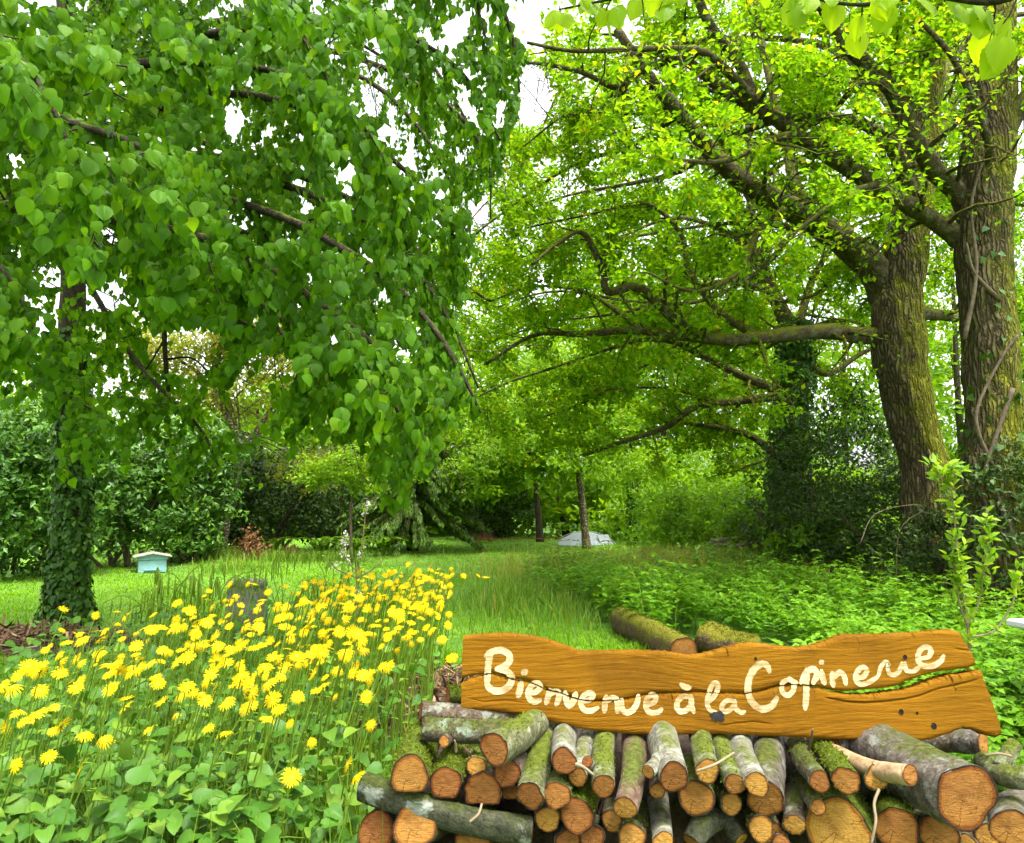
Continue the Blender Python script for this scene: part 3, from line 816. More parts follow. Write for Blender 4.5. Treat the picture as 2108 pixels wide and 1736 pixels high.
def plank_relief(P2):
    """depth of the weathered face below its highest plane, metres (positive = into the board)"""
    x = P2[:, 0]; y = P2[:, 1]
    warp = .02 * np.sin(x * 5.1 + 1) + .012 * np.sin(x * 11 + y * 9)
    g = np.sin((y + warp) * 420) * .5 + np.sin((y + warp * 1.3) * 830 + 2 * np.sin(x * 7)) * .35 + np.sin((y + warp) * 190 + x * 6) * .5
    d = .0008 * g
    d = d + .0025 * (np.sin(x * 9 + y * 14) + np.sin(x * 17 - y * 23 + 2)) * .5
    for c, wd, dp in ((crack2, .0022, .010), (crack3, .0018, .006), (crack4, .0014, .004), (crack5, .0018, .007)):
        yy = np.interp(x, c[:, 0], c[:, 1]); e = np.minimum((x - c[0, 0]), (c[-1, 0] - x))
        d = d + np.where(e > 0, dp * np.exp(-((y - yy) / wd) ** 2) * np.clip(e / .03, 0, 1), 0)
    return d
THK = .055
def to3(P2, depth):
    return s0 + np.outer(P2[:, 0], _r) + np.outer(P2[:, 1], sup) - np.outer(depth, sn_)
def xi(c, t):
    l = np.concatenate([[0], np.cumsum(np.abs(np.diff(c[:, 0])) + 1e-6)]); l /= l[-1]
    return np.stack([np.interp(t, l, c[:, 0]), np.interp(t, l, c[:, 1])], -1)
sign = empty('sign_board', tuple(s0))
tag(sign, 'wavy-edged ochre wooden sign with cream hand-painted words on the log pile', 'sign')
def plank(name, up, lo, nu=460, nv=66):
    tu = np.linspace(0, 1, nu); a = xi(up, tu); b = xi(lo, tu)
    jit = rng.normal(size=(nu, 2)) * .0014
    a = a + jit; b = b + rng.normal(size=(nu, 2)) * .0006
    tv = np.linspace(0, 1, nv)
    tv = .5 - .5 * np.cos(tv * math.pi) * (1 - .0)     # finer rows at the edges
    P2 = b[None] + (a - b)[None] * tv[:, None, None]
    # ragged sawn right end
    hw = P2.shape[0]
    endj = (vnoise(np.stack([tv * 40, tv * 0, tv * 0 + len(name)], -1), 1, 4) * .004)[:, None]
    k = np.clip((tu - .985) / .015, 0, 1)[None, :]
    P2[:, :, 0] += endj * k
    flat2 = P2.reshape(-1, 2)
    d = plank_relief(flat2).reshape(nv, nu)
    # rounded arrises
    edge = np.minimum(tv, 1 - tv)[:, None] * np.linalg.norm(a - b, axis=1)[None, :]
    d = d + .010 * np.exp(-(edge / .006) ** 1.2)
    W = to3(flat2, d.ravel())
    bk = to3(flat2, np.full(len(flat2), THK)).reshape(nv, nu, 3)
    Wf = W.reshape(nv, nu, 3)
    m_ = MB()
    i, j = np.meshgrid(np.arange(nu - 1), np.arange(nv - 1)); q = (j * nu + i).ravel()
    m_.add(W - s0, np.stack([q, q + 1, q + nu + 1, q + nu], -1))
    # side walls with a few rough rows, and the back
    def wall(front, back_, flip):
        rows = []
        for k_ in range(6):
            f = k_ / 5
            rr = front * (1 - f) + back_ * f
            if 0 < k_ < 5: rr = rr + rng.normal(size=rr.shape) * .0012
            rows.append(rr)
        rows = np.array(rows); n_ = rows.shape[1]
        i, j = np.meshgrid(np.arange(n_ - 1), np.arange(5)); q = (j * n_ + i).ravel()
        Qd = np.stack([q, q + n_, q + n_ + 1, q + 1], -1)
        m_.add(rows.reshape(-1, 3) - s0, Qd[:, ::-1] if flip else Qd)
    wall(Wf[0], bk[0], False); wall(Wf[-1], bk[-1], True)
    wall(Wf[:, 0], bk[:, 0], True); wall(Wf[:, -1], bk[:, -1], False)
    bb = bk[[0, -1]]
    q = np.arange(nu - 1)
    m_.add(bb.reshape(-1, 3) - s0, np.stack([q, q + nu, q + nu + 1, q + 1], -1))
    return m_.build(name, M['sign_wood'], sign)

def signmat():
    m, t, o = newmat('sign_wood')
    tc = N(t, 'ShaderNodeTexCoord')
    mp = N(t, 'ShaderNodeMapping'); mp.inputs['Scale'].default_value = (5.0, 40, 90)
    nw = noise(t, 2.2, 3, .5, tc.outputs['Object'])
    wm = N(t, 'ShaderNodeVectorMath', operation='MULTIPLY_ADD'); wm.inputs[1].default_value = (.0, .0, .09)
    t.links.new(nw.outputs['Color'], wm.inputs[0]); t.links.new(tc.outputs['Object'], wm.inputs[2])
    t.links.new(wm.outputs[0], mp.inputs['Vector'])
    n1 = noise(t, 1.8, 7, .68, mp.outputs[0], .8)
    r1 = ramp(t, [(.27, (.05, .019, .001)), (.38, (.160, .068, .0022)), (.58, (.20, .089, .0026)), (.80, (.228, .106, .004))], n1.outputs[0])
    n2 = noise(t, 2.6, 5, .6, tc.outputs['Object'])
    r2 = ramp(t, [(.3, (.62, .60, .58)), (.5, (1, 1, 1)), (.75, (1.12, 1.12, 1.15))], n2.outputs[0])
    c = mixc(t, 1.0, r1.outputs[0], r2.outputs[0], 'MULTIPLY')
    n5 = noise(t, 5.5, 6, .8, mp.outputs[0], .3)
    r5 = ramp(t, [(.33, (.28, .24, .2)), (.41, (1, 1, 1))], n5.outputs[0])
    c = mixc(t, .85, c, r5.outputs[0], 'MULTIPLY')
    p = N(t, 'ShaderNodeBsdfPrincipled', Roughness=.75)
    p.inputs['Specular IOR Level'].default_value = .08
    t.links.new(c, p.inputs['Base Color'])
    b = N(t, 'ShaderNodeBump', Strength=.9, Distance=.006)
    n3 = noise(t, 3.2, 8, .75, mp.outputs[0], .6)
    t.links.new(n3.outputs[0], b.inputs['Height']); t.links.new(b.outputs[0], p.inputs['Normal'])
    t.links.new(p.outputs[0], o.inputs['Surface'])
    return m
M['sign_wood'] = signmat()
def paintmat():
    m, t, o = newmat('cream_paint')
    tc = N(t, 'ShaderNodeTexCoord')
    mp = N(t, 'ShaderNodeMapping'); mp.inputs['Scale'].default_value = (8, 20, 160)
    t.links.new(tc.outputs['Object'], mp.inputs['Vector'])
    n1 = noise(t, 2, 6, .7, mp.outputs[0])
    r1 = ramp(t, [(.33, (.20, .09, .005)), (.42, (.35, .27, .13)), (.60, (.46, .40, .26))], n1.outputs[0])
    nf = noise(t, 16, 5, .65, tc.outputs['Object'])
    rf = ramp(t, [(.34, (.62, .50, .34)), (.58, (1, 1, 1))], nf.outputs[0])
    cf = mixc(t, 1.0, r1.outputs[0], rf.outputs[0], 'MULTIPLY')
    p = N(t, 'ShaderNodeBsdfPrincipled', Roughness=.8)
    p.inputs['Specular IOR Level'].default_value = .08
    t.links.new(cf, p.inputs['Base Color'])
    b = N(t, 'ShaderNodeBump', Strength=.3, Distance=.002)
    t.links.new(n1.outputs[0], b.inputs['Height']); t.links.new(b.outputs[0], p.inputs['Normal'])
    t.links.new(p.outputs[0], o.inputs['Surface'])
    return m
M['paint'] = paintmat()
plank('upper_board', top, crk_u)
plank('lower_board', crk_l, bot)

R0 = 2108
def letter(strokes, wd):
    m_ = MB()
    for si_, st in enumerate(strokes):
        w_ = wd
        if isinstance(st, tuple): st, w_ = st
        c = catmull(np.array(st, float), 9)
        P2 = np.array([S2(x, y) for x, y in c])
        t_ = nrm(np.gradient(P2, axis=0)); nn = np.stack([-t_[:, 1], t_[:, 0]], -1)
        n = len(P2); hw = PXM(w_ * .98, YS) / 2
        s_ = np.linspace(0, 1, n)
        prof = hw * (1 - .35 * np.abs(2 * s_ - 1) ** 6) * (1 + .07 * rng.normal(size=n) * .6)
        # rounded ends
        P2 = np.vstack([P2[:1] - t_[:1] * hw * .55, P2, P2[-1:] + t_[-1:] * hw * .55])
        nn = np.vstack([nn[:1], nn, nn[-1:]]); prof = np.concatenate([[hw * .45], prof, [hw * .4]])
        n += 2
        K = 7
        off = np.linspace(-1, 1, K)
        G = P2[:, None, :] + nn[:, None, :] * (off[None, :, None] * prof[:, None, None])
        flat2 = G.reshape(-1, 2)
        d = plank_relief(flat2) - .0012 - .00015 * si_
        i, j = np.meshgrid(np.arange(K - 1), np.arange(n - 1)); q = (j * K + i).ravel()
        Q = np.stack([q, q + 1, q + K + 1, q + K], -1)
        cen = flat2[Q].mean(1)
        yu = np.interp(cen[:, 0], crk_u[:, 0], crk_u[:, 1]); yl = np.interp(cen[:, 0], crk_l[:, 0], crk_l[:, 1])
        keep = ~((cen[:, 1] < yu + .0005) & (cen[:, 1] > yl - .0008))
        m_.add(to3(flat2, d) - s0, Q[keep])
    o = m_.build('painted_letter', M['paint'], sign)
    return o
def sh(pts, dx): return [(x + dx, y) for x, y in pts]
LET = [
 ('B', [[(868, 285), (852, 360), (848, 430), (843, 470)], [(838, 305), (870, 278), (930, 266), (980, 290), (985, 335), (950, 368), (905, 384)], [(905, 384), (965, 396), (998, 430), (990, 480), (950, 515), (895, 520), (855, 498), (842, 462)]], 42),
 ('i', [[(1060, 470), (1050, 515), (1038, 555)], [(1070, 412), (1090, 396)]], 40),
 ('e', [[(1108, 535), (1150, 528), (1178, 500), (1165, 474), (1130, 482), (1104, 525), (1108, 565), (1142, 590), (1180, 580)]], 36),
 ('n', [[(1240, 512), (1228, 560), (1215, 600)], [(1232, 550), (1268, 525), (1296, 535), (1292, 575), (1278, 608)]], 36),
 ('v', [[(1335, 530), (1342, 580), (1358, 622)], [(1358, 622), (1390, 580), (1402, 535)]], 38),
 ('e', [[(1442, 590), (1485, 578), (1510, 550), (1488, 532), (1452, 552), (1434, 598), (1455, 640), (1500, 645), (1540, 625)]], 34),
 ('n', [[(1592, 555), (1585, 600), (1580, 652)], [(1590, 590), (1630, 565), (1660, 582), (1662, 655)]], 36),
 ('u', [[(1690, 575), (1690, 625), (1715, 655), (1755, 645), (1785, 600), (1795, 550)]], 36),
 ('e', [[(1850, 608), (1890, 595), (1905, 562), (1880, 545), (1850, 572), (1842, 620), (1865, 655), (1915, 655), (1940, 635)]], 34),
 ('a with a grave accent', [[(2118, 560), (2070, 558), (2036, 600), (2048, 645), (2090, 645), (2122, 610)], [(2126, 552), (2128, 610), (2140, 655)], [(2062, 480), (2090, 498), (2118, 500)]], 34),
 ('l', [[(2224, 600), (2266, 560), (2292, 510), (2290, 476), (2262, 478), (2236, 540), (2226, 600), (2244, 640), (2280, 652)]], 30),
 ('a', [[(2395, 585), (2350, 582), (2318, 620), (2334, 652), (2372, 638), (2398, 600)], [(2400, 580), (2404, 630), (2440, 655), (2462, 650)]], 30),
 ('C', [[(2616, 400), (2600, 362), (2565, 352), (2520, 385), (2488, 450), (2484, 530), (2515, 600), (2570, 635), (2630, 618), (2665, 565)]], 42),
 ('o', [[(2738, 448), (2700, 470), (2696, 520), (2728, 550), (2765, 520), (2768, 470), (2738, 446), (2790, 470)]], 32),
 ('p', [[(2852, 385), (2848, 470), (2846, 560), (2840, 632)], [(2815, 470), (2850, 405), (2895, 385), (2915, 420), (2890, 470)]], 38),
 ('i', [[(2945, 395), (2950, 440), (2962, 475)], [(2938, 345), (2950, 335)]], 36),
 ('n', [[(3012, 405), (3010, 450), (3016, 490)], [(3014, 440), (3058, 405), (3085, 430), (3095, 480)]], 34),
 ('e', [[(3160, 440), (3205, 432), (3228, 395), (3205, 372), (3172, 395), (3156, 445), (3185, 478), (3240, 468), (3300, 430)]], 32),
 ('r', [[(3300, 432), (3318, 370), (3345, 340), (3362, 352), (3356, 380)]], 28),
 ('i', [[(3358, 372), (3372, 412), (3410, 418), (3440, 385), (3452, 345)]], 30),
 ('i, its second stroke', [[(3470, 345), (3476, 390), (3520, 398), (3560, 370)]], 30),
 ('e', [[(3560, 318), (3612, 308), (3632, 268), (3600, 245), (3562, 268), (3548, 322), (3580, 362), (3640, 365), (3690, 335), (3710, 300)]], 34),
]
for nm, st, wd in LET:
    o = letter(st, wd)
    o['label'] = 'cream painted letter ' + nm
M['hole'] = plain('hole_shadow', (.004, .003, .002), .95)  # near-black discs on the face: the shade inside each hole as colour
for hx, hy, hr in ((3468, 310, 13), (3358, 358, 13), (3443, 652, 14), (3543, 660, 8), (3650, 742, 17), (2528, 320, 9)):
    p2 = S2(hx, hy)[None]; r_ = PXM(hr, YS)
    th = np.arange(12) * 2 * math.pi / 12
    rim = p2 + np.stack([np.cos(th), np.sin(th) * 1.15], -1) * r_
    m_ = MB()
    d0 = plank_relief(p2)[0]
    v0 = to3(rim, np.full(12, d0 - .0022)); v1 = to3(p2 + (rim - p2) * .8, np.full(12, d0 - .0014))
    m_.add(np.vstack([v0, v1, to3(p2, np.array([d0 - .0010]))]) - s0, [(k_, (k_ + 1) % 12, 12 + (k_ + 1) % 12, 12 + k_) for k_ in range(12)], [(24, 12 + k_, 12 + (k_ + 1) % 12) for k_ in range(12)])
    o = m_.build('nail_hole_shade', M['hole'], sign)
M['soot'] = plain('soot', (.014, .014, .015), .9, 60, .5)
p2 = S2(2292, 680)[None]; m_ = MB(); th = np.arange(20) * 2 * math.pi / 20
rim = p2 + np.stack([np.cos(th) * 1.15, np.sin(th) * .8], -1) * PXM(36, YS) * (1 + .18 * rng.normal(size=(20, 1)))
m_.add(np.vstack([to3(rim, plank_relief(rim) - .0028), to3(p2, plank_relief(p2) - .006)]) - s0, None, [(20, k_, (k_ + 1) % 20) for k_ in range(20)])
o = m_.build('dark_knot', M['soot'], sign); o['label'] = 'sooty dark knot below the painted l'

# ================================================================= trees
def limb(mb, pts, r0, r1, segs=10, rough=.10, seed=0, per=7):
    p = catmull(np.array(pts), per)
    n = len(p)
    rad = r1 + (r0 - r1) * (1 - np.linspace(0, 1, n)) ** 1.1
    if r0 > .09:      # the collar where it leaves the trunk
        sl_ = np.concatenate([[0], np.cumsum(np.linalg.norm(np.diff(p, axis=0), axis=1))])
        rad = rad * (1 + .28 * np.exp(-(sl_ / (r0 * 2.6)) ** 2))
    add_tube(mb, p, rad, segs, rough=rough, seed=seed, rfreq=9)
    return p, rad

def side_branches(p, rad, every, lmin, lmax, seed, start=.12, up=.15, flat=.6, droop=0.0, fwd=.5):
    """wiggly side branches off a limb; returns list of (path, r0)"""
    r_ = np.random.default_rng(seed)
    seg = np.linalg.norm(np.diff(p, axis=0), axis=1); L = np.concatenate([[0], np.cumsum(seg)])
    out = []
    s = L[-1] * start
    while s < L[-1]:
        k = min(np.searchsorted(L, s), len(p) - 1); k0 = max(k - 1, 0)
        f = (s - L[k0]) / max(L[k] - L[k0], 1e-6)
        b = p[k0] + (p[k] - p[k0]) * f
        t_ = p[k] - p[k0]; t_ = t_ / max(np.linalg.norm(t_), 1e-6)
        d = r_.normal(size=3); d[2] = d[2] * flat; d -= (d @ t_) * t_; d /= max(np.linalg.norm(d), 1e-6)
        d = d + t_ * fwd; d[2] += up; d /= np.linalg.norm(d)
        ln = r_.uniform(lmin, lmax) * (1.0 - .35 * s / L[-1])
        q = [b]; dd = d.copy(); m = 5
        for i in range(m):
            dd = dd + r_.normal(size=3) * .22; dd[2] -= droop * .25; dd /= np.linalg.norm(dd)
            q.append(q[-1] + dd * ln / m)
        out.append((np.array(q), max(.004, min(rad[k] * .42, .02 + .012 * ln))))
        s += every * r_.uniform(.6, 1.4)
    return out

def points_along(paths, step, jitter=.0, seed=0, start=0.0):
    """positions and tangents every step along many paths"""
    P_ = []; T_ = []
    r_ = np.random.default_rng(seed)
    for p in paths:
        seg = np.linalg.norm(np.diff(p, axis=0), axis=1); L = np.concatenate([[0], np.cumsum(seg)])
        n = max(1, int(L[-1] * (1 - start) / step))
        s = L[-1] * start + (np.arange(n) + r_.uniform(0, 1, n)) * step
        s = np.clip(s, 0, L[-1])
        k = np.clip(np.searchsorted(L, s, side='right') - 1, 0, len(p) - 2)
        f = ((s - L[k]) / np.maximum(L[k + 1] - L[k], 1e-6))[:, None]
        P_.append(p[k] + (p[k + 1] - p[k]) * f); T_.append(nrm(p[k + 1] - p[k]))
    return np.vstack(P_), np.vstack(T_)

def leaf_sprays(mb, proto, P_, T_, per, spread, size, tint, upn=.9, out=.8, droop=0.0, keep=None, ret=False):
    """per leaves at each point, fanned out around the twig"""
    n = len(P_)
    pos = np.repeat(P_, per, 0) + rng.normal(size=(n * per, 3)) * spread
    t_ = np.repeat(T_, per, 0)
    d = nrm(t_ * .5 + rdir(n * per, 0, .7) * out + np.array([0, 0, -droop]))
    nn = nrm(rdir(n * per) * (1 - upn * .6) + np.array([0, 0, upn]))
    s = size * rng.uniform(.6, 1.25, n * per)
    tn = np.clip(np.repeat(rng.normal(size=n) * .16, per) + rng.normal(size=n * per) * .16 + tint, 0, 1)
    if keep is not None:
        k = keep(pos); pos, d, nn, s, tn = pos[k], d[k], nn[k], s[k], tn[k]
    if ret: return pos, d, nn, s, tn
    scatter(mb, proto, pos, d, nn, s, tn)

def trunk_mesh(pts, rads, segs=30, per=12, ridge=.09, seed=1, flare=0):
    """thick furrowed trunk"""
    p = catmull(np.array(pts), per); n = len(p)
    rad = np.interp(np.linspace(0, 1, n), np.linspace(0, 1, len(rads)), rads)
    V, Q, T = tube(p, rad, segs)
    ring = V[:n * segs].reshape(n, segs, 3); dv = ring - p[:, None]
    q = ring.copy(); q[:, :, 2] *= .25
    nz = vnoise(q.reshape(-1, 3), 7, seed).reshape(n, segs, 1) * ridge * .7 + vnoise(q.reshape(-1, 3), 17, seed + 1).reshape(n, segs, 1) * ridge * .6 + vnoise(ring.reshape(-1, 3), 2.2, seed + 2).reshape(n, segs, 1) * ridge
    V[:n * segs] = (p[:, None] + dv * (1 + nz)).reshape(-1, 3)
    return p, rad, V, Q, T

def ivy_on(mb, p, rad, n, size, seed=0, thick=.10, lo=0, hi=1):
    r_ = np.random.default_rng(seed)
    s = r_.uniform(lo, hi, n) * (len(p) - 1)
    k = np.clip(s.astype(int), 0, len(p) - 2); f = (s - k)[:, None]
    c = p[k] + (p[k + 1] - p[k]) * f; rr = rad[k]
    a = r_.uniform(0, 2 * math.pi, n)
    o = np.stack([np.cos(a), np.sin(a), np.zeros(n)], -1)
    lump = 1 + .35 * vnoise(np.stack([np.cos(a) * 1.3, np.sin(a) * 1.3, c[:, 2] * 2.2], -1), 1.6, seed)
    pos = c + o * (rr + thick * lump * r_.uniform(.1, 1.0, n))[:, None]
    nn = nrm(o + rdir(n) * .55 + np.array([0, 0, .35]))
    d = nrm(np.array([0, 0, -1.0]) + rdir(n) * .8)
    scatter(mb, LEAF_IVY, pos, d, nn, size * r_.uniform(.6, 1.3, n), np.clip(r_.normal(size=n) * .22 + .45, 0, 1))

# ---------------------------------------------------------------- lime tree
lime_loc = onground(138, 1288)
lime = empty('lime_tree', tuple(lime_loc))
tag(lime, 'lime tree with ivy-wrapped trunk and drooping broad-leaved branches at the left', 'tree')
LY = lime_loc[1]
LP = lambda *a: at(*a) - lime_loc
tp, tr_, V, Q, T = trunk_mesh([lime_loc + [0, 0, -.1], at(140, 1200, LY), at(146, 1080, LY), at(152, 950, LY), at(150, 760, LY), at(148, 500, LY), at(140, 200, LY), at(130, -200, LY)], [.27, .165, .145, .14, .14, .13, .12, .09], 24, 8)
mb = MB(); mb.add(V - lime_loc, Q, T); mb.build('trunk', M['branch'], lime)
mb = MB(); ivy_on(mb, tp - lime_loc, tr_, 5600, .068, 3, .085, 0.02, .62)
o = mb.build('ivy', M['ivy_leaf'], lime); o['kind'] = 'stuff'
limeB = [
 ([(140, 100, LY), (-40, 150, 7.0), (10, 220, 5.4), (200, 145, 4.9), (420, 128, 4.6), (600, 160, 4.5), (740, 250, 4.4), (820, 380, 4.4)], .06),
 ([(145, 330, LY), (0, 410, 6.6), (150, 438, 5.4), (330, 470, 5.0), (500, 520, 4.8), (650, 620, 4.7), (780, 720, 4.7), (890, 860, 4.8)], .06),
 ([(142, 200, LY), (300, 100, 7.0), (520, 60, 6.2), (700, 40, 6), (850, 80, 5.9), (960, 160, 5.9), (1030, 290, 6)], .055),
 ([(135, 0, LY), (480, -160, 7.0), (800, -140, 6.2), (980, -60, 6.0), (1050, 60, 6.0), (1070, 190, 6.1)], .06),
 ([(145, 350, LY), (350, 330, 7.4), (550, 370, 6.6), (720, 440, 6.2), (850, 550, 6.1), (930, 670, 6), (985, 800, 6)], .055),
 ([(148, 450, LY), (300, 560, 7.7), (450, 640, 7), (600, 720, 6.6), (720, 800, 6.3), (820, 880, 6.2), (880, 950, 6.2)], .05),
 ([(-320, -160, 5.2), (-180, -40, 4.3), (-60, 30, 3.9), (50, 130, 3.7), (130, 270, 3.7), (170, 420, 3.8)], .03),
 ([(148, 420, LY), (60, 520, 7.4), (0, 620, 6.6), (40, 720, 6.2), (120, 800, 6), (220, 860, 6)], .045),
 ([(138, 120, LY), (260, -60, 6.8), (420, -90, 5.6), (560, 0, 5.0), (650, 120, 4.8), (710, 240, 4.8)], .05),
 ([(145, 250, LY), (300, 270, 9.3), (500, 320, 9.8), (650, 420, 9.9), (800, 520, 9.8), (900, 600, 9.6)], .06),
 ([(140, 100, LY), (330, 60, 9.4), (560, 40, 10), (740, 90, 10), (880, 200, 10), (980, 330, 9.8)], .06),
 ([(148, 420, LY), (260, 420, 7.2), (400, 470, 6), (520, 600, 5.6), (600, 720, 5.5), (660, 830, 5.5)], .045),
 ([(140, 160, LY), (60, 160, 6.4), (120, 240, 5.2), (260, 290, 4.6), (380, 360, 4.4), (470, 460, 4.4), (540, 600, 4.5)], .045),
 ([(148, 520, LY), (250, 700, 7.8), (330, 800, 7.2), (410, 880, 6.9), (450, 960, 6.8)], .035),
 ([(-330, 350, 6), (-200, 430, 5.2), (-80, 480, 4.7), (10, 560, 4.5), (70, 680, 4.5)], .03),
 ([(135, -100, LY), (420, -300, 6.6), (700, -300, 5.6), (880, -190, 5.3), (960, -60, 5.2), (1000, 80, 5.2)], .05),
 ([(145, 350, LY), (500, 420, 6.4), (750, 540, 5.4), (880, 660, 5.1), (950, 770, 5.0), (990, 850, 5.0)], .045),
 ([(148, 420, LY), (400, 560, 6.6), (620, 680, 5.7), (760, 790, 5.3), (850, 880, 5.2), (890, 970, 5.2)], .04),
 ([(146, 350, LY), (400, 440, 7.6), (600, 520, 7.2), (740, 600, 7), (830, 720, 7)], .045),
 ([(142, 180, LY), (480, 120, 9.0), (720, 150, 8.6), (850, 250, 8.4), (930, 380, 8.4), (965, 500, 8.4)], .05),
 ([(140, 60, LY), (420, -60, 9.2), (680, -20, 9), (850, 90, 8.8), (950, 230, 8.7), (1020, 380, 8.6)], .05),
 ([(145, 300, LY), (500, 330, 8.4), (700, 400, 8), (830, 480, 7.8), (900, 600, 7.7), (930, 720, 7.6)], .05),
 ([(142, 180, LY), (450, 80, 8.4), (700, 110, 7.8), (900, 200, 7.5), (1000, 320, 7.4), (1010, 450, 7.4)], .05),
 ([(145, 300, LY), (420, 200, 7.2), (620, 220, 6.4), (770, 300, 6.1), (880, 400, 6), (940, 500, 6)], .05),
]
lime_paths = []
twmb = MB()
for k, (pts, r0) in enumerate(limeB):
    P3 = [at(*q_) for q_ in pts]
    mb = MB()
    p, rad = limb(mb, [q_ - lime_loc for q_ in P3], r0, .008, 8, .12, k)
    mb.build('bough', M['branch'], lime)
    for (q_, rq) in side_branches(p, rad, .20, .5, 1.2, 500 + k, .2, -.05, .7, droop=.5):
        add_tube(twmb, q_, np.linspace(rq * .6, .003, len(q_)), 4, cap=False)
        lime_paths.append(q_)
        for (z_, rz_) in side_branches(q_, np.full(len(q_), rq), .16, .25, .55, int(rng.integers(1e9)), .15, -.2, .8, droop=.9):
            add_tube(twmb, z_, np.linspace(.0035, .0018, len(z_)), 3, cap=False)
            lime_paths.append(z_)
    lime_paths.append(p[int(len(p) * .4):])
o = twmb.build('twigs', M['branch'], lime); o['kind'] = 'stuff'
mb = MB()
limb(mb, [LP(300, 380, 7.6), LP(325, 470, 7.5), LP(335, 600, 7.5), LP(340, 730, 7.5), LP(350, 840, 7.5)], .035, .02, 8, .15, 77)
limb(mb, [LP(338, 700, 7.5), LP(300, 760, 7.4), LP(260, 790, 7.4)], .012, .004, 5, .1, 78)
limb(mb, [LP(340, 740, 7.5), LP(400, 740, 7.5), LP(450, 800, 7.5), LP(470, 860, 7.5)], .014, .004, 5, .1, 79)
o = mb.build('hanging_branch', M['branch'], lime); o['label'] = 'dark leafless branch hanging straight down'

limepoly = [(-500, -500), (1085, -500), (1082, 60), (1072, 180), (1045, 300), (1010, 390), (955, 440), (985, 590), (930, 640), (950, 740), (1000, 850), (930, 870), (905, 940), (880, 1000), (800, 1035), (775, 960), (700, 900), (650, 960), (580, 985), (572, 1050), (545, 1040), (535, 965), (470, 930), (432, 1110), (395, 1070), (300, 1000), (200, 970), (100, 1040), (0, 960), (-500, 960)]
limeholes = [((205, 605), (80, 36)), ((390, 715), (90, 50)), ((770, 150), (30, 90)), ((560, 760), (60, 40)), ((100, 560), (40, 30)), ((215, 480), (40, 25)), ((690, 90), (22, 30)), ((800, 270), (25, 25))]
def limekeep(pos):
    x, y, dz = project(pos + lime_loc)
    nz = vnoise(np.stack([x / 60, y / 60, dz], -1), 1.0, 9) * 18
    k = inpoly(x + nz, y - nz, limepoly) | (x < -30) | (y < -30)
    for (cx, cy), (rx, ry) in limeholes:
        r2 = ((x - cx) / rx) ** 2 + ((y - cy) / ry) ** 2
        k &= ~((r2 < 1) & (rng.uniform(size=len(x)) < .93))
    k &= dz > 2.6
    return k
P_, T_ = points_along(lime_paths, .0165, seed=5)
n = len(P_)
pos = P_ + rng.normal(size=(n, 3)) * .02
outw = pos - np.array([0, 0, 3.0]); outw[:, 2] = 0; outw = nrm(outw + (CAMP - lime_loc) * .12)
d = nrm(np.array([0, 0, -1.0]) + rdir(n) * .50 + T_ * .25)
nn = nrm(outw * .8 + rdir(n) * .65 + np.array([0, 0, .5]))
s = .064 * rng.uniform(.55, 1.4, n)
tn = np.clip(.42 + rng.normal(size=n) * .26 + .2 * vnoise(pos, 1.5, 4), 0, 1)
s = np.minimum(s, .029 * project(pos + lime_loc)[2] * rng.uniform(.75, 1.1, n))
kk = limekeep(pos)
pos, d, nn, s, tn = pos[kk], d[kk], nn[kk], s[kk], tn[kk]
print('lime leaves', len(pos))
x, y, dz = project(pos + lime_loc)
vis = (x > 0) & (x < 2108) & (y > 0) & (y < 1000)
score = np.where(vis, s / dz, 0)
order = np.argsort(-score)
big = order[:300]; rest = order[300:]
mb = MB(); nn_ = rest[dz[rest] < 5.0]; nr_ = rest[(dz[rest] >= 5.0) & (dz[rest] < 6.6)]; fr_ = rest[dz[rest] >= 6.6]
scatter(mb, LEAF_LIMEN, pos[nn_], d[nn_], nn[nn_], s[nn_], tn[nn_])
scatter(mb, LEAF_LIME, pos[nr_], d[nr_], nn[nr_], s[nr_], tn[nr_]); scatter(mb, LEAF_LIME4, pos[fr_], d[fr_], nn[fr_], s[fr_], tn[fr_])
o = mb.build('foliage', M['lime_leaf'], lime, True); o['kind'] = 'stuff'

def pleated_leaf(name, tint, seed):
    """broad heart-shaped toothed leaf with pleats along the side veins"""
    nu, nv = 11, 15
    v = np.linspace(0, 1, nv); u = np.linspace(-1, 1, nu)
    wv = np.interp(v, [0, .05, .14, .3, .5, .7, .85, .95, 1], [.12, .32, .45, .52, .45, .31, .17, .06, .0])
    r_ = np.random.default_rng(seed)
    Vv = []
    for j in range(nv):
        for i in range(nu):
            x_ = u[i] * wv[j]; y_ = v[j] * 1.08 + .16 * abs(u[i]) * (wv[j]) - .10 * abs(u[i]) * (v[j] < .12)
            z_ = .012 * math.cos((v[j] * 1.08 - .0 * abs(x_) + .9 * abs(x_) * -1) * 2 * math.pi * 7) * min(1, abs(u[i]) * 2) - .20 * v[j] ** 2 - .18 * abs(x_) * 1.2 + .02 * math.sin(5 * u[i] + seed)
            if abs(u[i]) == 1 and 0 < j < nv - 1: x_ *= 1 + .05 * (-1) ** j
            Vv.append((x_, y_, z_))
    i, j = np.meshgrid(np.arange(nu - 1), np.arange(nv - 1)); q = (j * nu + i).ravel()
    m_ = MB(); m_.add(np.array(Vv), np.stack([q, q + 1, q + nu + 1, q + nu], -1), None, tint)
    V, Q, T = tube(np.array([(0, -.32, .08), (0, -.16, .02), (0, .02, 0)]), .012, 4)
    m_.add(V, Q, T, tint)
    me = m_.mesh(name)
    return me
limeprot = [pleated_leaf('lime_leaf', t_, k) for k, t_ in enumerate((.15, .3, .42, .55, .7, .85))]
for me in limeprot: me.materials.append(M['lime_leaf'])
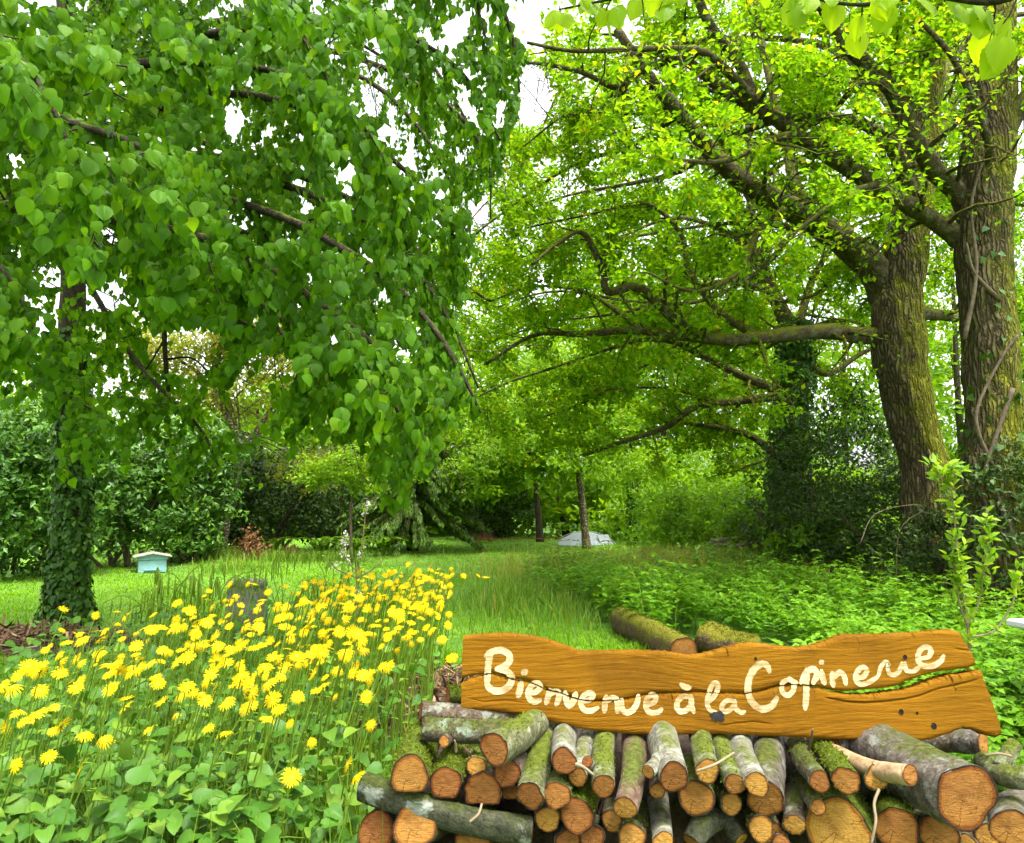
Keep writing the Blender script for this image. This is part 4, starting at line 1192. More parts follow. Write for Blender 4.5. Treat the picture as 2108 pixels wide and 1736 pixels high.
def place_leaf(me, parent, p, dd, nv_, sc, name='leaf'):
    R = frames(dd[None], nv_[None])[0]
    o = bpy.data.objects.new(name, me); COL.objects.link(o); o.parent = parent
    m4 = np.eye(4); m4[:3, :3] = R * sc; m4[:3, 3] = p
    o.matrix_basis = Matrix(m4.tolist())
    return o
for b_ in big:
    k = int(np.clip(tn[b_] * 6, 0, 5))
    place_leaf(limeprot[k], lime, pos[b_], d[b_], nn[b_], s[b_] * 1.05)

# ---- lime bough overhead at the top right, backlight put into its leaf colour
ov_loc = onground(2900, 1500) * np.array([1, 1, 0])
ov_loc = np.array([4.2, 1.2, 0.0])
over = empty('overhanging_lime_tree', tuple(ov_loc))
tag(over, 'yellow-green lime twigs with backlight in their colour hanging into the top right corner', 'tree')
tpth = catmull(np.array([[0, 0, 0], [.05, 0, 1.6], [.0, .05, 3.2], [-.1, .1, 5.0]]), 6)
mb = MB(); add_tube(mb, tpth, np.linspace(.22, .12, len(tpth)), 14, rough=.1); mb.build('trunk', M['branch'], over)
OB = [([ov_loc + [-.02, .05, 3.2], at(2350, -200, 2.5), at(2190, -80, 2.6), at(2060, 0, 2.7), at(1900, -10, 2.9), at(1760, 10, 3.1), at(1600, -20, 3.3)], .03),
      ([ov_loc + [-.05, .06, 3.6], at(2300, -260, 2.9), at(2000, -120, 3.2), at(1700, -70, 3.5), at(1450, -40, 3.8), at(1300, -10, 4.0), at(1150, 20, 4.1)], .03)]
paths = []
tw = MB()
for k, (pp, r0) in enumerate(OB):
    mb = MB(); p, rad = limb(mb, [q_ - ov_loc for q_ in pp], r0, .005, 7, .1, 90 + k); mb.build('bough', M['branch'], over)
    for (q_, rq) in side_branches(p, rad, .13, .2, .42, 900 + k, .3, -.25, .6, droop=.8):
        add_tube(tw, q_, np.linspace(.004, .002, len(q_)), 4, cap=False); paths.append(q_)
o = tw.build('twigs', M['branch'], over); o['kind'] = 'stuff'
P_, T_ = points_along(paths, .05, seed=8)
n = len(P_)
x, y, dz = project(P_ + ov_loc)
k = (y < np.where(x < 1700, 70, np.where(x > 1990, 130, 90))) & (rng.uniform(size=n) < np.where((x > 1700) & (x < 2000), .7, .8))
P_, T_ = P_[k], T_[k]; n = len(P_)
d = nrm(np.array([0, 0, -1.0]) + rdir(n) * .5); nn = nrm(np.array([0, -1.0, .6]) + rdir(n) * .6)
M['lime_backlit'] = leafmat('lime_backlit', [(0, (.13, .25, .006)), (1, (.28, .40, .008))], .6, 1.7, .5, .15)  # lighter copy of the lime leaf: glow from behind baked into the colour
protb = [pleated_leaf('backlit_leaf', t_, 20 + k) for k, t_ in enumerate((.2, .5, .8))]
for me in protb: me.materials.append(M['lime_backlit'])
print('overhead leaves', n)
for q_ in range(n):
    place_leaf(protb[int(rng.integers(3))], over, P_[q_] + rng.normal(size=3) * .02, d[q_], nn[q_], .105 * rng.uniform(.7, 1.25))

# ---------------------------------------------------------------- the two oaks
def oak(name, label, base, trunkpts, rads, limbs, seed, leafn=1.0, every=.42, tint=.5, extra_ivy=None, size=.080, trunkmat='oak_bark', limbmat='oak_limb', leaf='oak_leaf', per=7, keep=None, llen=(.7, 1.7), trunkper=16, segs=56):
    e = empty(name, tuple(base)); tag(e, label, 'tree')
    tp, tr_, V, Q, T = trunk_mesh(trunkpts, rads, segs, trunkper, seed=seed)
    mb = MB(); mb.add(V - base, Q, T); mb.build('trunk', M[trunkmat], e)
    paths = []; tw = MB()
    for k, (pts, r0, r1) in enumerate(limbs):
        mb = MB(); p, rad = limb(mb, [np.asarray(q_) - base for q_ in pts], r0 * .78, r1 * .8, 14, .10, seed + k); mb.build('limb', M[limbmat], e)
        for (q_, rq) in side_branches(p, rad, every * .72, llen[0], llen[1], seed * 31 + k, .10, .12, .45, droop=.05):
            add_tube(tw, q_, np.linspace(rq, .004, len(q_)), 5, cap=False)
            for (z_, rz_) in side_branches(q_, np.full(len(q_), rq), .26, .3, .8, int(rng.integers(1e9)), .1, .1, .4):
                add_tube(tw, z_, np.linspace(.006, .003, len(z_)), 3, cap=False); paths.append(z_)
            paths.append(q_[2:])
    o = tw.build('branches', M[limbmat], e); o['kind'] = 'stuff'
    P_, T_ = points_along(paths, .043 / leafn, seed=seed)
    cr = MB()
    kf = None if keep is None else (lambda pos: keep(pos + base))
    leaf_sprays(cr, LEAF_OAK, P_, T_, per, .065, size, tint, .75, 1.0, .1, kf)
    o = cr.build('crown', M[leaf], e, False); o['kind'] = 'stuff'
    print(name, 'leaves', cr.n // len(LEAF_OAK[0]))
    if extra_ivy:
        mb = MB()
        for (n_, sz, lo, hi, th_) in extra_ivy: ivy_on(mb, tp - base, tr_, n_, sz, seed, th_, lo, hi)
        o = mb.build('ivy', M['ivy_leaf'], e); o['kind'] = 'stuff'
    return e, tp, tr_

def A(l): return [at(*q_) for q_ in l]
Y1, Y2 = 10.6, 9.0
b1 = np.array([at(1925, 1100, Y1)[0], Y1, 0.0])
oak1_limbs = [
 (A([(1848, 640, Y1 + .12), (1795, 550, Y1 + .06), (1700, 470, Y1 - .2), (1620, 425, Y1 - .5), (1540, 380, Y1 - .7), (1470, 320, Y1 - .8), (1400, 235, Y1 - .9), (1330, 150, Y1 - 1.1), (1270, 60, Y1 - 1.2)]), .30, .07),
 (A([(1850, 690, Y1), (1780, 692, Y1 - .05), (1700, 683, Y1 - .35), (1600, 690, Y1 - .8), (1500, 700, Y1 - 1.1), (1400, 690, Y1 - 1.1), (1300, 680, Y1 - 1), (1200, 688, Y1 - .9), (1100, 690, Y1 - .8), (1000, 750, Y1 - .8)]), .17, .025),
 (A([(1425, 692, Y1 - 1.1), (1370, 640, Y1 - 1.2), (1310, 592, Y1 - 1.4), (1250, 600, Y1 - 1.6), (1240, 555, Y1 - 1.7), (1200, 480, Y1 - 1.8), (1150, 500, Y1 - 2), (1095, 545, Y1 - 2.2)]), .10, .02),
 (A([(1880, 420, Y1), (1840, 310, Y1 - .6), (1790, 262, Y1 - 1), (1700, 240, Y1 - 1.4), (1600, 250, Y1 - 1.8), (1480, 290, Y1 - 2)]), .15, .03),
 (A([(1690, 465, Y1 - .3), (1640, 390, Y1 - .1), (1620, 300, Y1 + .3), (1590, 190, Y1 + .6), (1560, 40, Y1 + .9), (1540, -100, Y1 + 1)]), .14, .04),
 (A([(1480, 330, Y1 - .8), (1440, 330, Y1 + .2), (1380, 360, Y1 + 1.2), (1290, 380, Y1 + 2), (1180, 400, Y1 + 2.6), (1090, 430, Y1 + 3)]), .09, .02),
 (A([(1860, 640, Y1), (1820, 560, Y1 + 1.2), (1740, 500, Y1 + 2.4), (1640, 470, Y1 + 3.4), (1500, 460, Y1 + 4.2), (1350, 480, Y1 + 5)]), .16, .03),
 (A([(1880, 400, Y1), (1850, 250, Y1 + 1.5), (1780, 150, Y1 + 2.8), (1680, 90, Y1 + 3.8), (1500, 80, Y1 + 4.5), (1300, 110, Y1 + 5), (1150, 190, Y1 + 5.4)]), .16, .03),
 (A([(1905, 250, Y1), (1960, 120, Y1 + 1), (2060, 40, Y1 + 2), (2200, 20, Y1 + 2.6)]), .14, .04),
 (A([(1320, 682, Y1 - 1), (1270, 640, Y1 - .5), (1200, 600, Y1 - .2), (1100, 590, Y1), (1010, 620, Y1 + .2)]), .06, .015),
 (A([(1560, 695, Y1 - 1), (1480, 640, Y1 - .4), (1420, 560, Y1), (1400, 480, Y1 + .3), (1330, 420, Y1 + .5), (1220, 440, Y1 + .6), (1080, 470, Y1 + .8)]), .08, .02),
 (A([(1880, 640, Y1), (1940, 650, Y1 + .2), (2000, 655, Y1 + .6), (2090, 640, Y1 + 1)]), .13, .05),
 (A([(1400, 235, Y1 - .9), (1300, 300, Y1 - .4), (1180, 340, Y1), (1060, 420, Y1 + .4), (930, 520, Y1 + .8)]), .06, .015),
 (A([(1350, 480, Y1 + 5), (1230, 500, Y1 + 5), (1080, 540, Y1 + 5), (960, 600, Y1 + 5), (880, 660, Y1 + 5)]), .05, .015),
 (A([(1010, 620, Y1 + .2), (960, 600, Y1 + .4), (900, 640, Y1 + .6)]), .03, .012),
 (A([(1150, 190, Y1 + 5.4), (1080, 330, Y1 + 5.6), (980, 440, Y1 + 5.8), (900, 540, Y1 + 6)]), .04, .012),
 (A([(1885, 400, Y1), (1930, 300, Y1 + 2), (1960, 200, Y1 + 4), (1900, 120, Y1 + 5.5), (1750, 180, Y1 + 6.5)]), .14, .03),
 (A([(1870, 540, Y1), (1900, 480, Y1 + 2), (1980, 430, Y1 + 3.5), (2080, 420, Y1 + 4.5), (2180, 440, Y1 + 5)]), .12, .03),
 (A([(1780, 150, Y1 + 2.8), (1700, 240, Y1 + 3.8), (1600, 280, Y1 + 4.6), (1480, 260, Y1 + 5.2), (1330, 260, Y1 + 5.8), (1180, 300, Y1 + 6.2)]), .09, .02),
 (A([(1640, 470, Y1 + 3.4), (1560, 560, Y1 + 3.8), (1440, 620, Y1 + 4), (1300, 620, Y1 + 4), (1140, 600, Y1 + 4), (1000, 640, Y1 + 4)]), .08, .02),
 (A([(1740, 500, Y1 + 2.4), (1700, 590, Y1 + 2), (1620, 620, Y1 + 1.6), (1520, 610, Y1 + 1.2)]), .06, .02),
 (A([(1620, 425, Y1 - .5), (1560, 480, Y1 - 1.4), (1520, 560, Y1 - 2), (1430, 600, Y1 - 2.4), (1330, 560, Y1 - 2.7)]), .07, .015),
]
oak2_limbs = [
 (A([(2012, 520, Y2 + .12), (1965, 484, Y2 + .10), (1900, 440, Y2), (1800, 380, Y2 - .3), (1700, 318, Y2 - .5), (1620, 262, Y2 - .6), (1560, 215, Y2 - .7), (1520, 130, Y2 - .7), (1455, 40, Y2 - .8), (1420, -60, Y2 - .8)]), .16, .06),
 (A([(1560, 215, Y2 - .7), (1500, 150, Y2 - 1), (1450, 108, Y2 - 1.2), (1380, 100, Y2 - 1.3), (1290, 102, Y2 - 1.4), (1180, 105, Y2 - 1.5), (1085, 88, Y2 - 1.6)]), .075, .02),
 (A([(1580, 235, Y2 - .7), (1490, 185, Y2 - .5), (1430, 138, Y2 - .5), (1390, 124, Y2 - .5), (1320, 145, Y2 - .5), (1270, 180, Y2 - .5), (1200, 150, Y2 - .5), (1120, 132, Y2 - .5), (1070, 130, Y2 - .5)]), .10, .02),
 (A([(2015, 480, Y2 + .12), (1978, 405, Y2 + .06), (1925, 350, Y2 - .15), (1880, 280, Y2 - .4), (1835, 185, Y2 - .5), (1760, 110, Y2 - .6), (1700, 20, Y2 - .7), (1650, -80, Y2 - .8)]), .17, .09),
 (A([(2040, 330, Y2 - .3), (2030, 280, Y2 - .5), (2000, 200, Y2 - .7), (1955, 110, Y2 - .9), (1890, 40, Y2 - 1)]), .07, .03),
 (A([(2045, 320, Y2), (2080, 250, Y2 - .1), (2120, 190, Y2 - .2), (2200, 60, Y2 - .3)]), .17, .10),
 (A([(2035, 120, Y2), (1990, 0, Y2 + .6), (1900, -60, Y2 + 1.4), (1760, -40, Y2 + 2.2), (1600, 10, Y2 + 2.8)]), .14, .03),
 (A([(1640, 275, Y2 - .6), (1580, 290, Y2 - 1.2), (1500, 330, Y2 - 1.6), (1400, 330, Y2 - 2), (1300, 300, Y2 - 2.3)]), .06, .015),
 (A([(1800, 380, Y2 - .4), (1740, 400, Y2 - 1), (1660, 460, Y2 - 1.4), (1580, 520, Y2 - 1.7)]), .05, .012),
 (A([(1290, 180, Y2 - .5), (1230, 230, Y2 - .4), (1160, 240, Y2 - .2), (1080, 300, Y2)]), .05, .012),
 (A([(1830, 170, Y2 - .5), (1740, 170, Y2 - 1), (1650, 140, Y2 - 1.4), (1560, 90, Y2 - 1.7)]), .05, .012),
]
Y3 = 14.5
b3 = np.array([at(1625, 1100, Y3)[0], Y3, 0.0])
ivy_limbs = [
 (A([(1625, 960, Y3), (1590, 930, Y3 - .3), (1540, 895, Y3 - .5), (1480, 880, Y3 - .7), (1410, 872, Y3 - .9)]), .12, .04),
 (A([(1630, 810, Y3), (1570, 820, Y3 - .4), (1500, 828, Y3 - .6), (1430, 840, Y3 - .8), (1370, 880, Y3 - 1), (1280, 910, Y3 - 1.1), (1200, 938, Y3 - 1.2)]), .12, .04),
 (A([(1635, 815, Y3), (1580, 795, Y3 - .2), (1520, 770, Y3 - .4), (1450, 735, Y3 - .5), (1390, 705, Y3 - .7), (1320, 700, Y3 - .8), (1250, 720, Y3 - .9), (1130, 760, Y3 - .9)]), .13, .03),
 (A([(1640, 700, Y3), (1590, 600, Y3), (1550, 500, Y3), (1545, 400, Y3), (1540, 250, Y3)]), .20, .08),
 (A([(1640, 720, Y3), (1700, 770, Y3), (1770, 730, Y3 + .2), (1850, 690, Y3 + .4)]), .10, .04),
 (A([(1560, 520, Y3), (1480, 470, Y3 + .5), (1380, 450, Y3 + 1), (1250, 500, Y3 + 1.4)]), .10, .03),
 (A([(1545, 400, Y3), (1620, 330, Y3 + .6), (1720, 330, Y3 + 1), (1820, 380, Y3 + 1.4)]), .10, .03),
 (A([(1590, 600, Y3), (1500, 580, Y3 - .6), (1400, 600, Y3 - 1.2), (1300, 640, Y3 - 1.6), (1150, 660, Y3 - 2)]), .10, .02),
 (A([(1130, 760, Y3 - .9), (1040, 790, Y3 - .8), (960, 830, Y3 - .8), (900, 870, Y3 - .8)]), .03, .012),
 (A([(1250, 500, Y3 + 1.4), (1120, 540, Y3 + 1.8), (1000, 580, Y3 + 2)]), .03, .012),
 (A([(1640, 680, Y3), (1680, 560, Y3 + .5), (1750, 470, Y3 + 1), (1830, 440, Y3 + 1.5)]), .12, .03),
 (A([(1150, 660, Y3 - 2), (1050, 690, Y3 - 2), (950, 730, Y3 - 2)]), .03, .012),
 (A([(1640, 690, Y3), (1720, 660, Y3 + .6), (1790, 680, Y3 + 1.2), (1860, 760, Y3 + 1.8)]), .08, .02),
 (A([(1400, 705, Y3 - .7), (1300, 770, Y3 - 1.2), (1200, 830, Y3 - 1.4), (1080, 870, Y3 - 1.4)]), .05, .015),
 (A([(1480, 828, Y3 - .6), (1380, 800, Y3 - 1.2), (1280, 800, Y3 - 1.8), (1160, 810, Y3 - 2.2)]), .05, .015),
]
def oakkeep(pos):
    x, y, dz = project(pos)
    nz = vnoise(np.stack([x / 50, y / 50, dz * .5], -1), 1.0, 12) * 25
    k = ~((x + nz < 1000) & (y < 500))
    k &= ~((((x - 1095) / 45) ** 2 + ((y - 195) / 70) ** 2) < 1)
    k &= ~((((x - 1760) / 85) ** 2 + ((y - 730) / 26) ** 2) < 1)
    # the trunks and big limbs stay clear of leaves in front
    trunkband = (np.abs(x - 1872) < 70) & (y > 520) & (y < 1000) | (np.abs(x - 2035) < 70) & (y > 120)
    k &= ~(trunkband & (dz < 10.9) & (rng.uniform(size=len(x)) < .93))
    # leaves grow beside and above the big limbs, hardly on them
    hit = np.zeros(len(x), bool)
    for (pts, r0, r1) in oak1_limbs + oak2_limbs + ivy_limbs:
        if r0 < .075: continue
        c = catmull(np.array(pts), 9); cx, cy, cz = project(c)
        rr = np.linspace(r0, r1, len(c)) / cz * FPX + 4
        for a, b, q_, rd in zip(cx, cy, cz, rr):
            if -50 < a < 2160 and -50 < b < 1100:
                hit |= ((x - a) ** 2 + (y - b) ** 2 < (rd * 1.2) ** 2) & (dz < q_)
    k &= ~(hit & (rng.uniform(size=len(x)) < .90))
    return k
oak('oak_tree', 'leaning mossy oak with long horizontal lower limb', b1,
    [b1 + [0.06, 0, -.1], at(1918, 1060, Y1), at(1900, 950, Y1), at(1876, 850, Y1), at(1850, 740, Y1), at(1846, 640, Y1), at(1862, 540, Y1), at(1885, 400, Y1), at(1905, 250, Y1), at(1918, 50, Y1), at(1925, -200, Y1)],
    [.46, .36, .31, .305, .335, .32, .29, .24, .22, .19, .16], oak1_limbs, 3, 1.0, .36, .45, keep=oakkeep)
b2 = np.array([at(2040, 1100, Y2)[0], Y2, 0.0])
oak('oak_tree', 'upright thick oak with vine stems at the right edge', b2,
    [b2 + [0, 0, -.1], at(2038, 1080, Y2), at(2034, 980, Y2), at(2044, 850, Y2), at(2036, 700, Y2), at(2024, 520, Y2), at(2034, 320, Y2), at(2040, 120, Y2), at(2046, -150, Y2)],
    [.46, .36, .305, .30, .295, .30, .285, .265, .23], oak2_limbs, 5, 1.0, .30, .52, keep=oakkeep, extra_ivy=[(260, .09, .05, .75, .05)])
o2 = [o for o in bpy.data.objects if o.name.startswith('oak_tree')][-1]
for k, pts in enumerate([[(2070, 1000), (2030, 930), (2010, 850), (2060, 740), (2095, 690)], [(1985, 700), (2010, 560), (2000, 420), (2035, 300)], [(2085, 800), (2050, 900), (2020, 1000), (2040, 1060)], [(2060, 620), (2005, 560), (1990, 500)]]):
    mb = MB(); pth = catmull(np.array([at(x_, y_, Y2 - .31) for x_, y_ in pts]) - b2, 7)
    add_tube(mb, pth, np.linspace(.028, .014, len(pth)), 6, rough=.15, seed=k); mb.build('vine_stem', M['twig'], o2)

# ---------------------------------------------------------------- ivy-clad tree in the middle distance
oak('ivy_clad_tree', 'ivy-clad tree with low spreading limbs left of the mossy oak', b3,
    [b3 + [0, 0, -.1], at(1625, 1000, Y3), at(1628, 880, Y3), at(1636, 760, Y3), at(1640, 660, Y3)], [.34, .30, .27, .25, .22], ivy_limbs, 11, .8, .42, .48,
    extra_ivy=[(3600, .09, .05, 1, .16)], size=.09, keep=oakkeep)

# ---------------------------------------------------------------- small trees and shrubs behind
def cloud_points(c, r, n, clump, seed, shell=.55):
    """leaf positions gathered in clumps inside an ellipsoid, denser at its skin"""
    r_ = np.random.default_rng(seed)
    nc = max(8, n // clump)
    v = nrm(r_.normal(size=(nc, 3))); rad = (shell + (1 - shell) * r_.uniform(0, 1, nc)) * (1 + .12 * r_.normal(size=nc))
    cc = v * rad[:, None]
    k = r_.integers(0, nc, n)
    sg = .30 * (np.prod(r) ** (1 / 3)) / (nc ** (1 / 3)) * 1.9
    pos = np.array(c) + cc[k] * np.array(r) + r_.normal(size=(n, 3)) * sg * np.array([1.2, 1.2, .6])
    return pos, k, v[k], r_.normal(size=nc)[k]

def shrub(name, label, cat, base, lobes, leaf, size, proto=LEAF2, tint=.5, seed=1, stems=4, group=None, clump=22, droop=.2, up=.7, stemr=.05, mat='twig', out=.7):
    e = empty(name, tuple(base)); tag(e, label, cat, group)
    base = np.asarray(base, float)
    cr = MB()
    for k, (c, r, n) in enumerate(lobes):
        pos, kk, ov, ct = cloud_points(np.asarray(c) - base, r, n, clump, seed * 17 + k)
        m = pos[:, 2] > .02
        pos, ov, ct = pos[m], ov[m], ct[m]; n_ = len(pos)
        d = nrm(rdir(n_, -droop, .8)); nn = nrm(ov * out + rdir(n_) * .6 + np.array([0, 0, up]))
        scatter(cr, proto, pos, d, nn, size * rng.uniform(.6, 1.3, n_), np.clip(tint + .14 * ct + .14 * rng.normal(size=n_), 0, 1))
    o = cr.build('foliage', M[leaf], e, False); o['kind'] = 'stuff'
    st = MB()
    r_ = np.random.default_rng(seed)
    for k in range(stems):
        c, r, n = lobes[k % len(lobes)]
        tgt = np.asarray(c) - base + r_.normal(size=3) * np.array(r) * .35
        b0 = np.array([r_.normal() * .12 * stems ** .5, r_.normal() * .12, -.03])
        mid = (b0 + tgt) / 2 + r_.normal(size=3) * .1
        p = catmull(np.array([b0, mid, tgt]), 6)
        add_tube(st, p, np.linspace(stemr, stemr * .3, len(p)), 6, rough=.1, seed=k)
    o = st.build('stems', M[mat], e)
    return e

def G(x, y, Y): # foot on the ground below a sighted point
    p = at(x, y, Y); return np.array([p[0], p[1], 0.0])

# laurel hedge bushes at the left
for k, (x, Y, zt, rx, lab) in enumerate([(-60, 13.2, 3.2, 1.5, 'glossy laurel bush at the far left edge behind the ivy trunk'), (80, 14.4, 3.6, 1.5, 'tall laurel bush directly behind the ivy-wrapped trunk'),
        (235, 16.0, 3.4, 1.5, 'laurel bush standing behind the pale blue beehive'), (370, 17.2, 3.4, 1.4, 'laurel bush just right of the pale blue beehive')]):
    p = G(x, 1100, Y)
    shrub('laurel_bush', lab, 'bush', p, [(p + [0, 0, zt * .42], (rx, .9, zt * .42), 5200), (p + [.3, .2, zt * .72], (rx * .8, .8, zt * .3), 3000)], 'laurel_leaf', .14, LEAF_OVAL4, .50, 60 + k, 6, 'laurel bushes along the lawn')
# dark thicket behind the lawn
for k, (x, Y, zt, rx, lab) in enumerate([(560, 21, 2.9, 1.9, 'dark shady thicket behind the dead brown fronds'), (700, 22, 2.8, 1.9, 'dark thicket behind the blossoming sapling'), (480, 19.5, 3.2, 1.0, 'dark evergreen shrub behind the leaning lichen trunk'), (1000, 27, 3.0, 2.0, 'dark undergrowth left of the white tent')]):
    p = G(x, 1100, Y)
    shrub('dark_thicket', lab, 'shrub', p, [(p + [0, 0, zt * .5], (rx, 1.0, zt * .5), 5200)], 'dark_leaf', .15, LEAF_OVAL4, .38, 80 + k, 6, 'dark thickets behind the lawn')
# conifer
p = G(850, 1100, 21)
e = empty('spruce_tree', tuple(p)); tag(e, 'dark spruce with drooping boughs behind the flower bed', 'tree')
mb = MB(); pth = catmull(np.array([[0, 0, 0], [0, 0, 2.5], [.05, 0, 4.6]]), 8); add_tube(mb, pth, np.linspace(.16, .03, len(pth)), 10, rough=.1); mb.build('trunk', M['branch'], e)
mb = MB(); br = MB()
for k in range(150):
    z = rng.uniform(.9, 4.4); a = rng.uniform(0, 6.28); L = (2.6 - .42 * z) * rng.uniform(.7, 1.1)
    o_ = np.array([math.cos(a), math.sin(a), 0])
    pth = np.array([[0, 0, z], *[o_ * L * f + [0, 0, z - .45 * L * f ** 1.5] for f in (.35, .7, 1)]])
    add_tube(br, pth, [.02, .016, .01, .004], 4, cap=False)
    P_, T_ = points_along([pth], .035, seed=k)
    n = len(P_) * 4
    pos = np.repeat(P_, 4, 0) + rng.normal(size=(n, 3)) * .02
    scatter(mb, LEAF2, pos, nrm(np.repeat(T_, 4, 0) * .4 + rdir(n) * .5 + np.array([0, 0, -.9])), rdir(n, .4), .17 * rng.uniform(.5, 1.2, n), np.clip(.4 + rng.normal(size=n) * .2, 0, 1))
br.build('boughs', M['twig'], e)
o = mb.build('needles', M['needle'], e, False); o['kind'] = 'stuff'

# slender trees in the middle
def small_tree(name, label, trunk, r0, r1, lobes, leaf, size, tint, seed, branches=(), bark='branch', proto=LEAF_OAK, group=None, clump=26, ivy=None, droop=.25, up=.8):
    base = np.array([trunk[0][0], trunk[0][1], 0.0])
    e = empty(name, tuple(base)); tag(e, label, 'tree', group)
    mb = MB(); p = catmull(np.array([np.array(q_) - base for q_ in trunk]), 8)
    p[0][2] -= .05
    rad = np.linspace(r0, r1, len(p)); rad[:4] *= np.array([1.3, 1.18, 1.1, 1.04])
    add_tube(mb, p, rad, 14, rough=.1, seed=seed, rfreq=7); mb.build('trunk', M[bark], e)
    for k, (pts, a, b) in enumerate(branches):
        mb = MB(); limb(mb, [np.asarray(q_) - base for q_ in pts], a, b, 8, .12, seed + k); mb.build('limb', M[bark], e)
    cr = MB(); tw = MB()
    for k, (c, r, n) in enumerate(lobes):
        pos, kk, ov, ct = cloud_points(np.asarray(c) - base, r, n, clump, seed * 13 + k, .35)
        n_ = len(pos)
        scatter(cr, proto, pos, nrm(rdir(n_, -droop, .7)), nrm(ov * .4 + rdir(n_) * .5 + np.array([0, 0, up])), size * rng.uniform(.6, 1.3, n_), np.clip(tint + .13 * ct + .13 * rng.normal(size=n_), 0, 1))
        r_ = np.random.default_rng(seed + 99 + k)
        for q_ in range(5):
            en = pos[r_.integers(n_)]; st_ = p[min(len(p) - 1, int(len(p) * r_.uniform(.5, 1)))]
            add_tube(tw, catmull(np.array([st_, (st_ + en) / 2 + [0, 0, .15], en]), 4), np.linspace(max(.012, r1 * .4), .004, 9), 4, cap=False)
    o = cr.build('crown', M[leaf], e, False); o['kind'] = 'stuff'
    o = tw.build('branches', M[bark], e); o['kind'] = 'stuff'
    if ivy:
        mb = MB(); ivy_on(mb, p, rad, *ivy); o = mb.build('ivy', M['ivy_leaf'], e); o['kind'] = 'stuff'
    return e
YT = 22.0
small_tree('slender_tree', 'slender leaning tree in front of the white tent', [G(1208, 1100, YT), at(1200, 1050, YT), at(1194, 1000, YT), at(1186, 950, YT), at(1170, 870, YT), at(1160, 780, YT)], .115, .06,
    [(at(1080, 930, YT - 1), (2.3, 1.8, .95), 5200), (at(1180, 860, YT), (2.4, 2, 1.1), 4200), (at(960, 985, YT - 1.5), (1.3, 1.2, .6), 1900), (at(1000, 880, YT), (1.8, 1.5, .8), 2600), (at(1150, 760, YT + .5), (2.8, 1.8, 1.0), 3200)], 'wood_leaf', .17, .55, 21,
    [([at(1188, 965, YT), at(1160, 945, YT - .3), at(1100, 950, YT - .6), at(1040, 965, YT - 1)], .06, .02), ([at(1183, 940, YT), at(1230, 905, YT), at(1290, 885, YT)], .06, .02)], 'lichen_bark')
YU = 25
small_tree('slender_tree', 'thin dark trunk left of the white tent', [G(1112, 1100, YU), at(1108, 1060, YU), at(1104, 1010, YU), at(1100, 940, YU), at(1095, 860, YU)], .12, .06,
    [(at(1050, 900, YU), (2.4, 1.5, 1.3), 2600), (at(1150, 830, YU + 1), (2.4, 1.5, 1.3), 2600)], 'wood_leaf', .19, .5, 22)
YW = 23
small_tree('ivy_post_tree', 'short dark ivy-smothered trunk right of the white tent', [G(1303, 1100, YW), at(1303, 1070, YW), at(1302, 1035, YW), at(1304, 1000, YW)], .13, .10,
    [(at(1340, 960, YW + 1), (1.4, 1.2, .8), 1500)], 'wood_leaf', .17, .6, 23, ivy=(700, .11, 4, .10))
# leaning lichen trunk with coppery foliage at the left
YL = 18.5
small_tree('copper_leaved_tree', 'leaning lichen-flecked trunk carrying thin coppery young leaves', [G(452, 1110, YL), at(460, 1075, YL), at(472, 1030, YL), at(486, 970, YL), at(500, 920, YL), at(470, 860, YL), at(445, 780, YL), at(440, 690, YL)], .17, .06,
    [(at(330, 730, YL), (1.9, 1.5, 1.1), 4370), (at(520, 700, YL), (1.9, 1.5, 1.0), 4370), (at(640, 790, YL), (1.5, 1.4, .9), 2660), (at(420, 820, YL), (1.6, 1.2, .7), 1900), (at(640, 960, YL + .5), (1.2, 1, .6), 900)], 'copper_leaf', .12, .5, 24,
    [([at(497, 930, YL), at(540, 870, YL), at(580, 790, YL), at(570, 700, YL)], .09, .02), ([at(480, 880, YL), at(420, 780, YL), at(370, 740, YL), at(330, 690, YL)], .07, .02), ([at(445, 780, YL), at(450, 700, YL), at(440, 640, YL)], .06, .015), ([at(545, 860, YL), at(620, 820, YL), at(690, 800, YL)], .06, .015)], 'lichen_bark')
# light-leaved young tree in front of the thicket
p = G(725, 1100, 17.5)
small_tree('young_maple', 'feathery light-green young tree before the dark thicket', [p, at(722, 1050, 17.5), at(728, 1000, 17.5), at(715, 960, 17.5), at(705, 900, 17.5)], .035, .015,
    [(at(700, 965, 17.5), (.95, .7, .35), 1100), (at(745, 930, 17.5), (.9, .7, .35), 800), (at(650, 985, 17.5), (.6, .5, .2), 400), (at(760, 1000, 17.5), (.5, .5, .2), 350)], 'wood_leaf', .11, .62, 25, bark='twig', up=1.4)

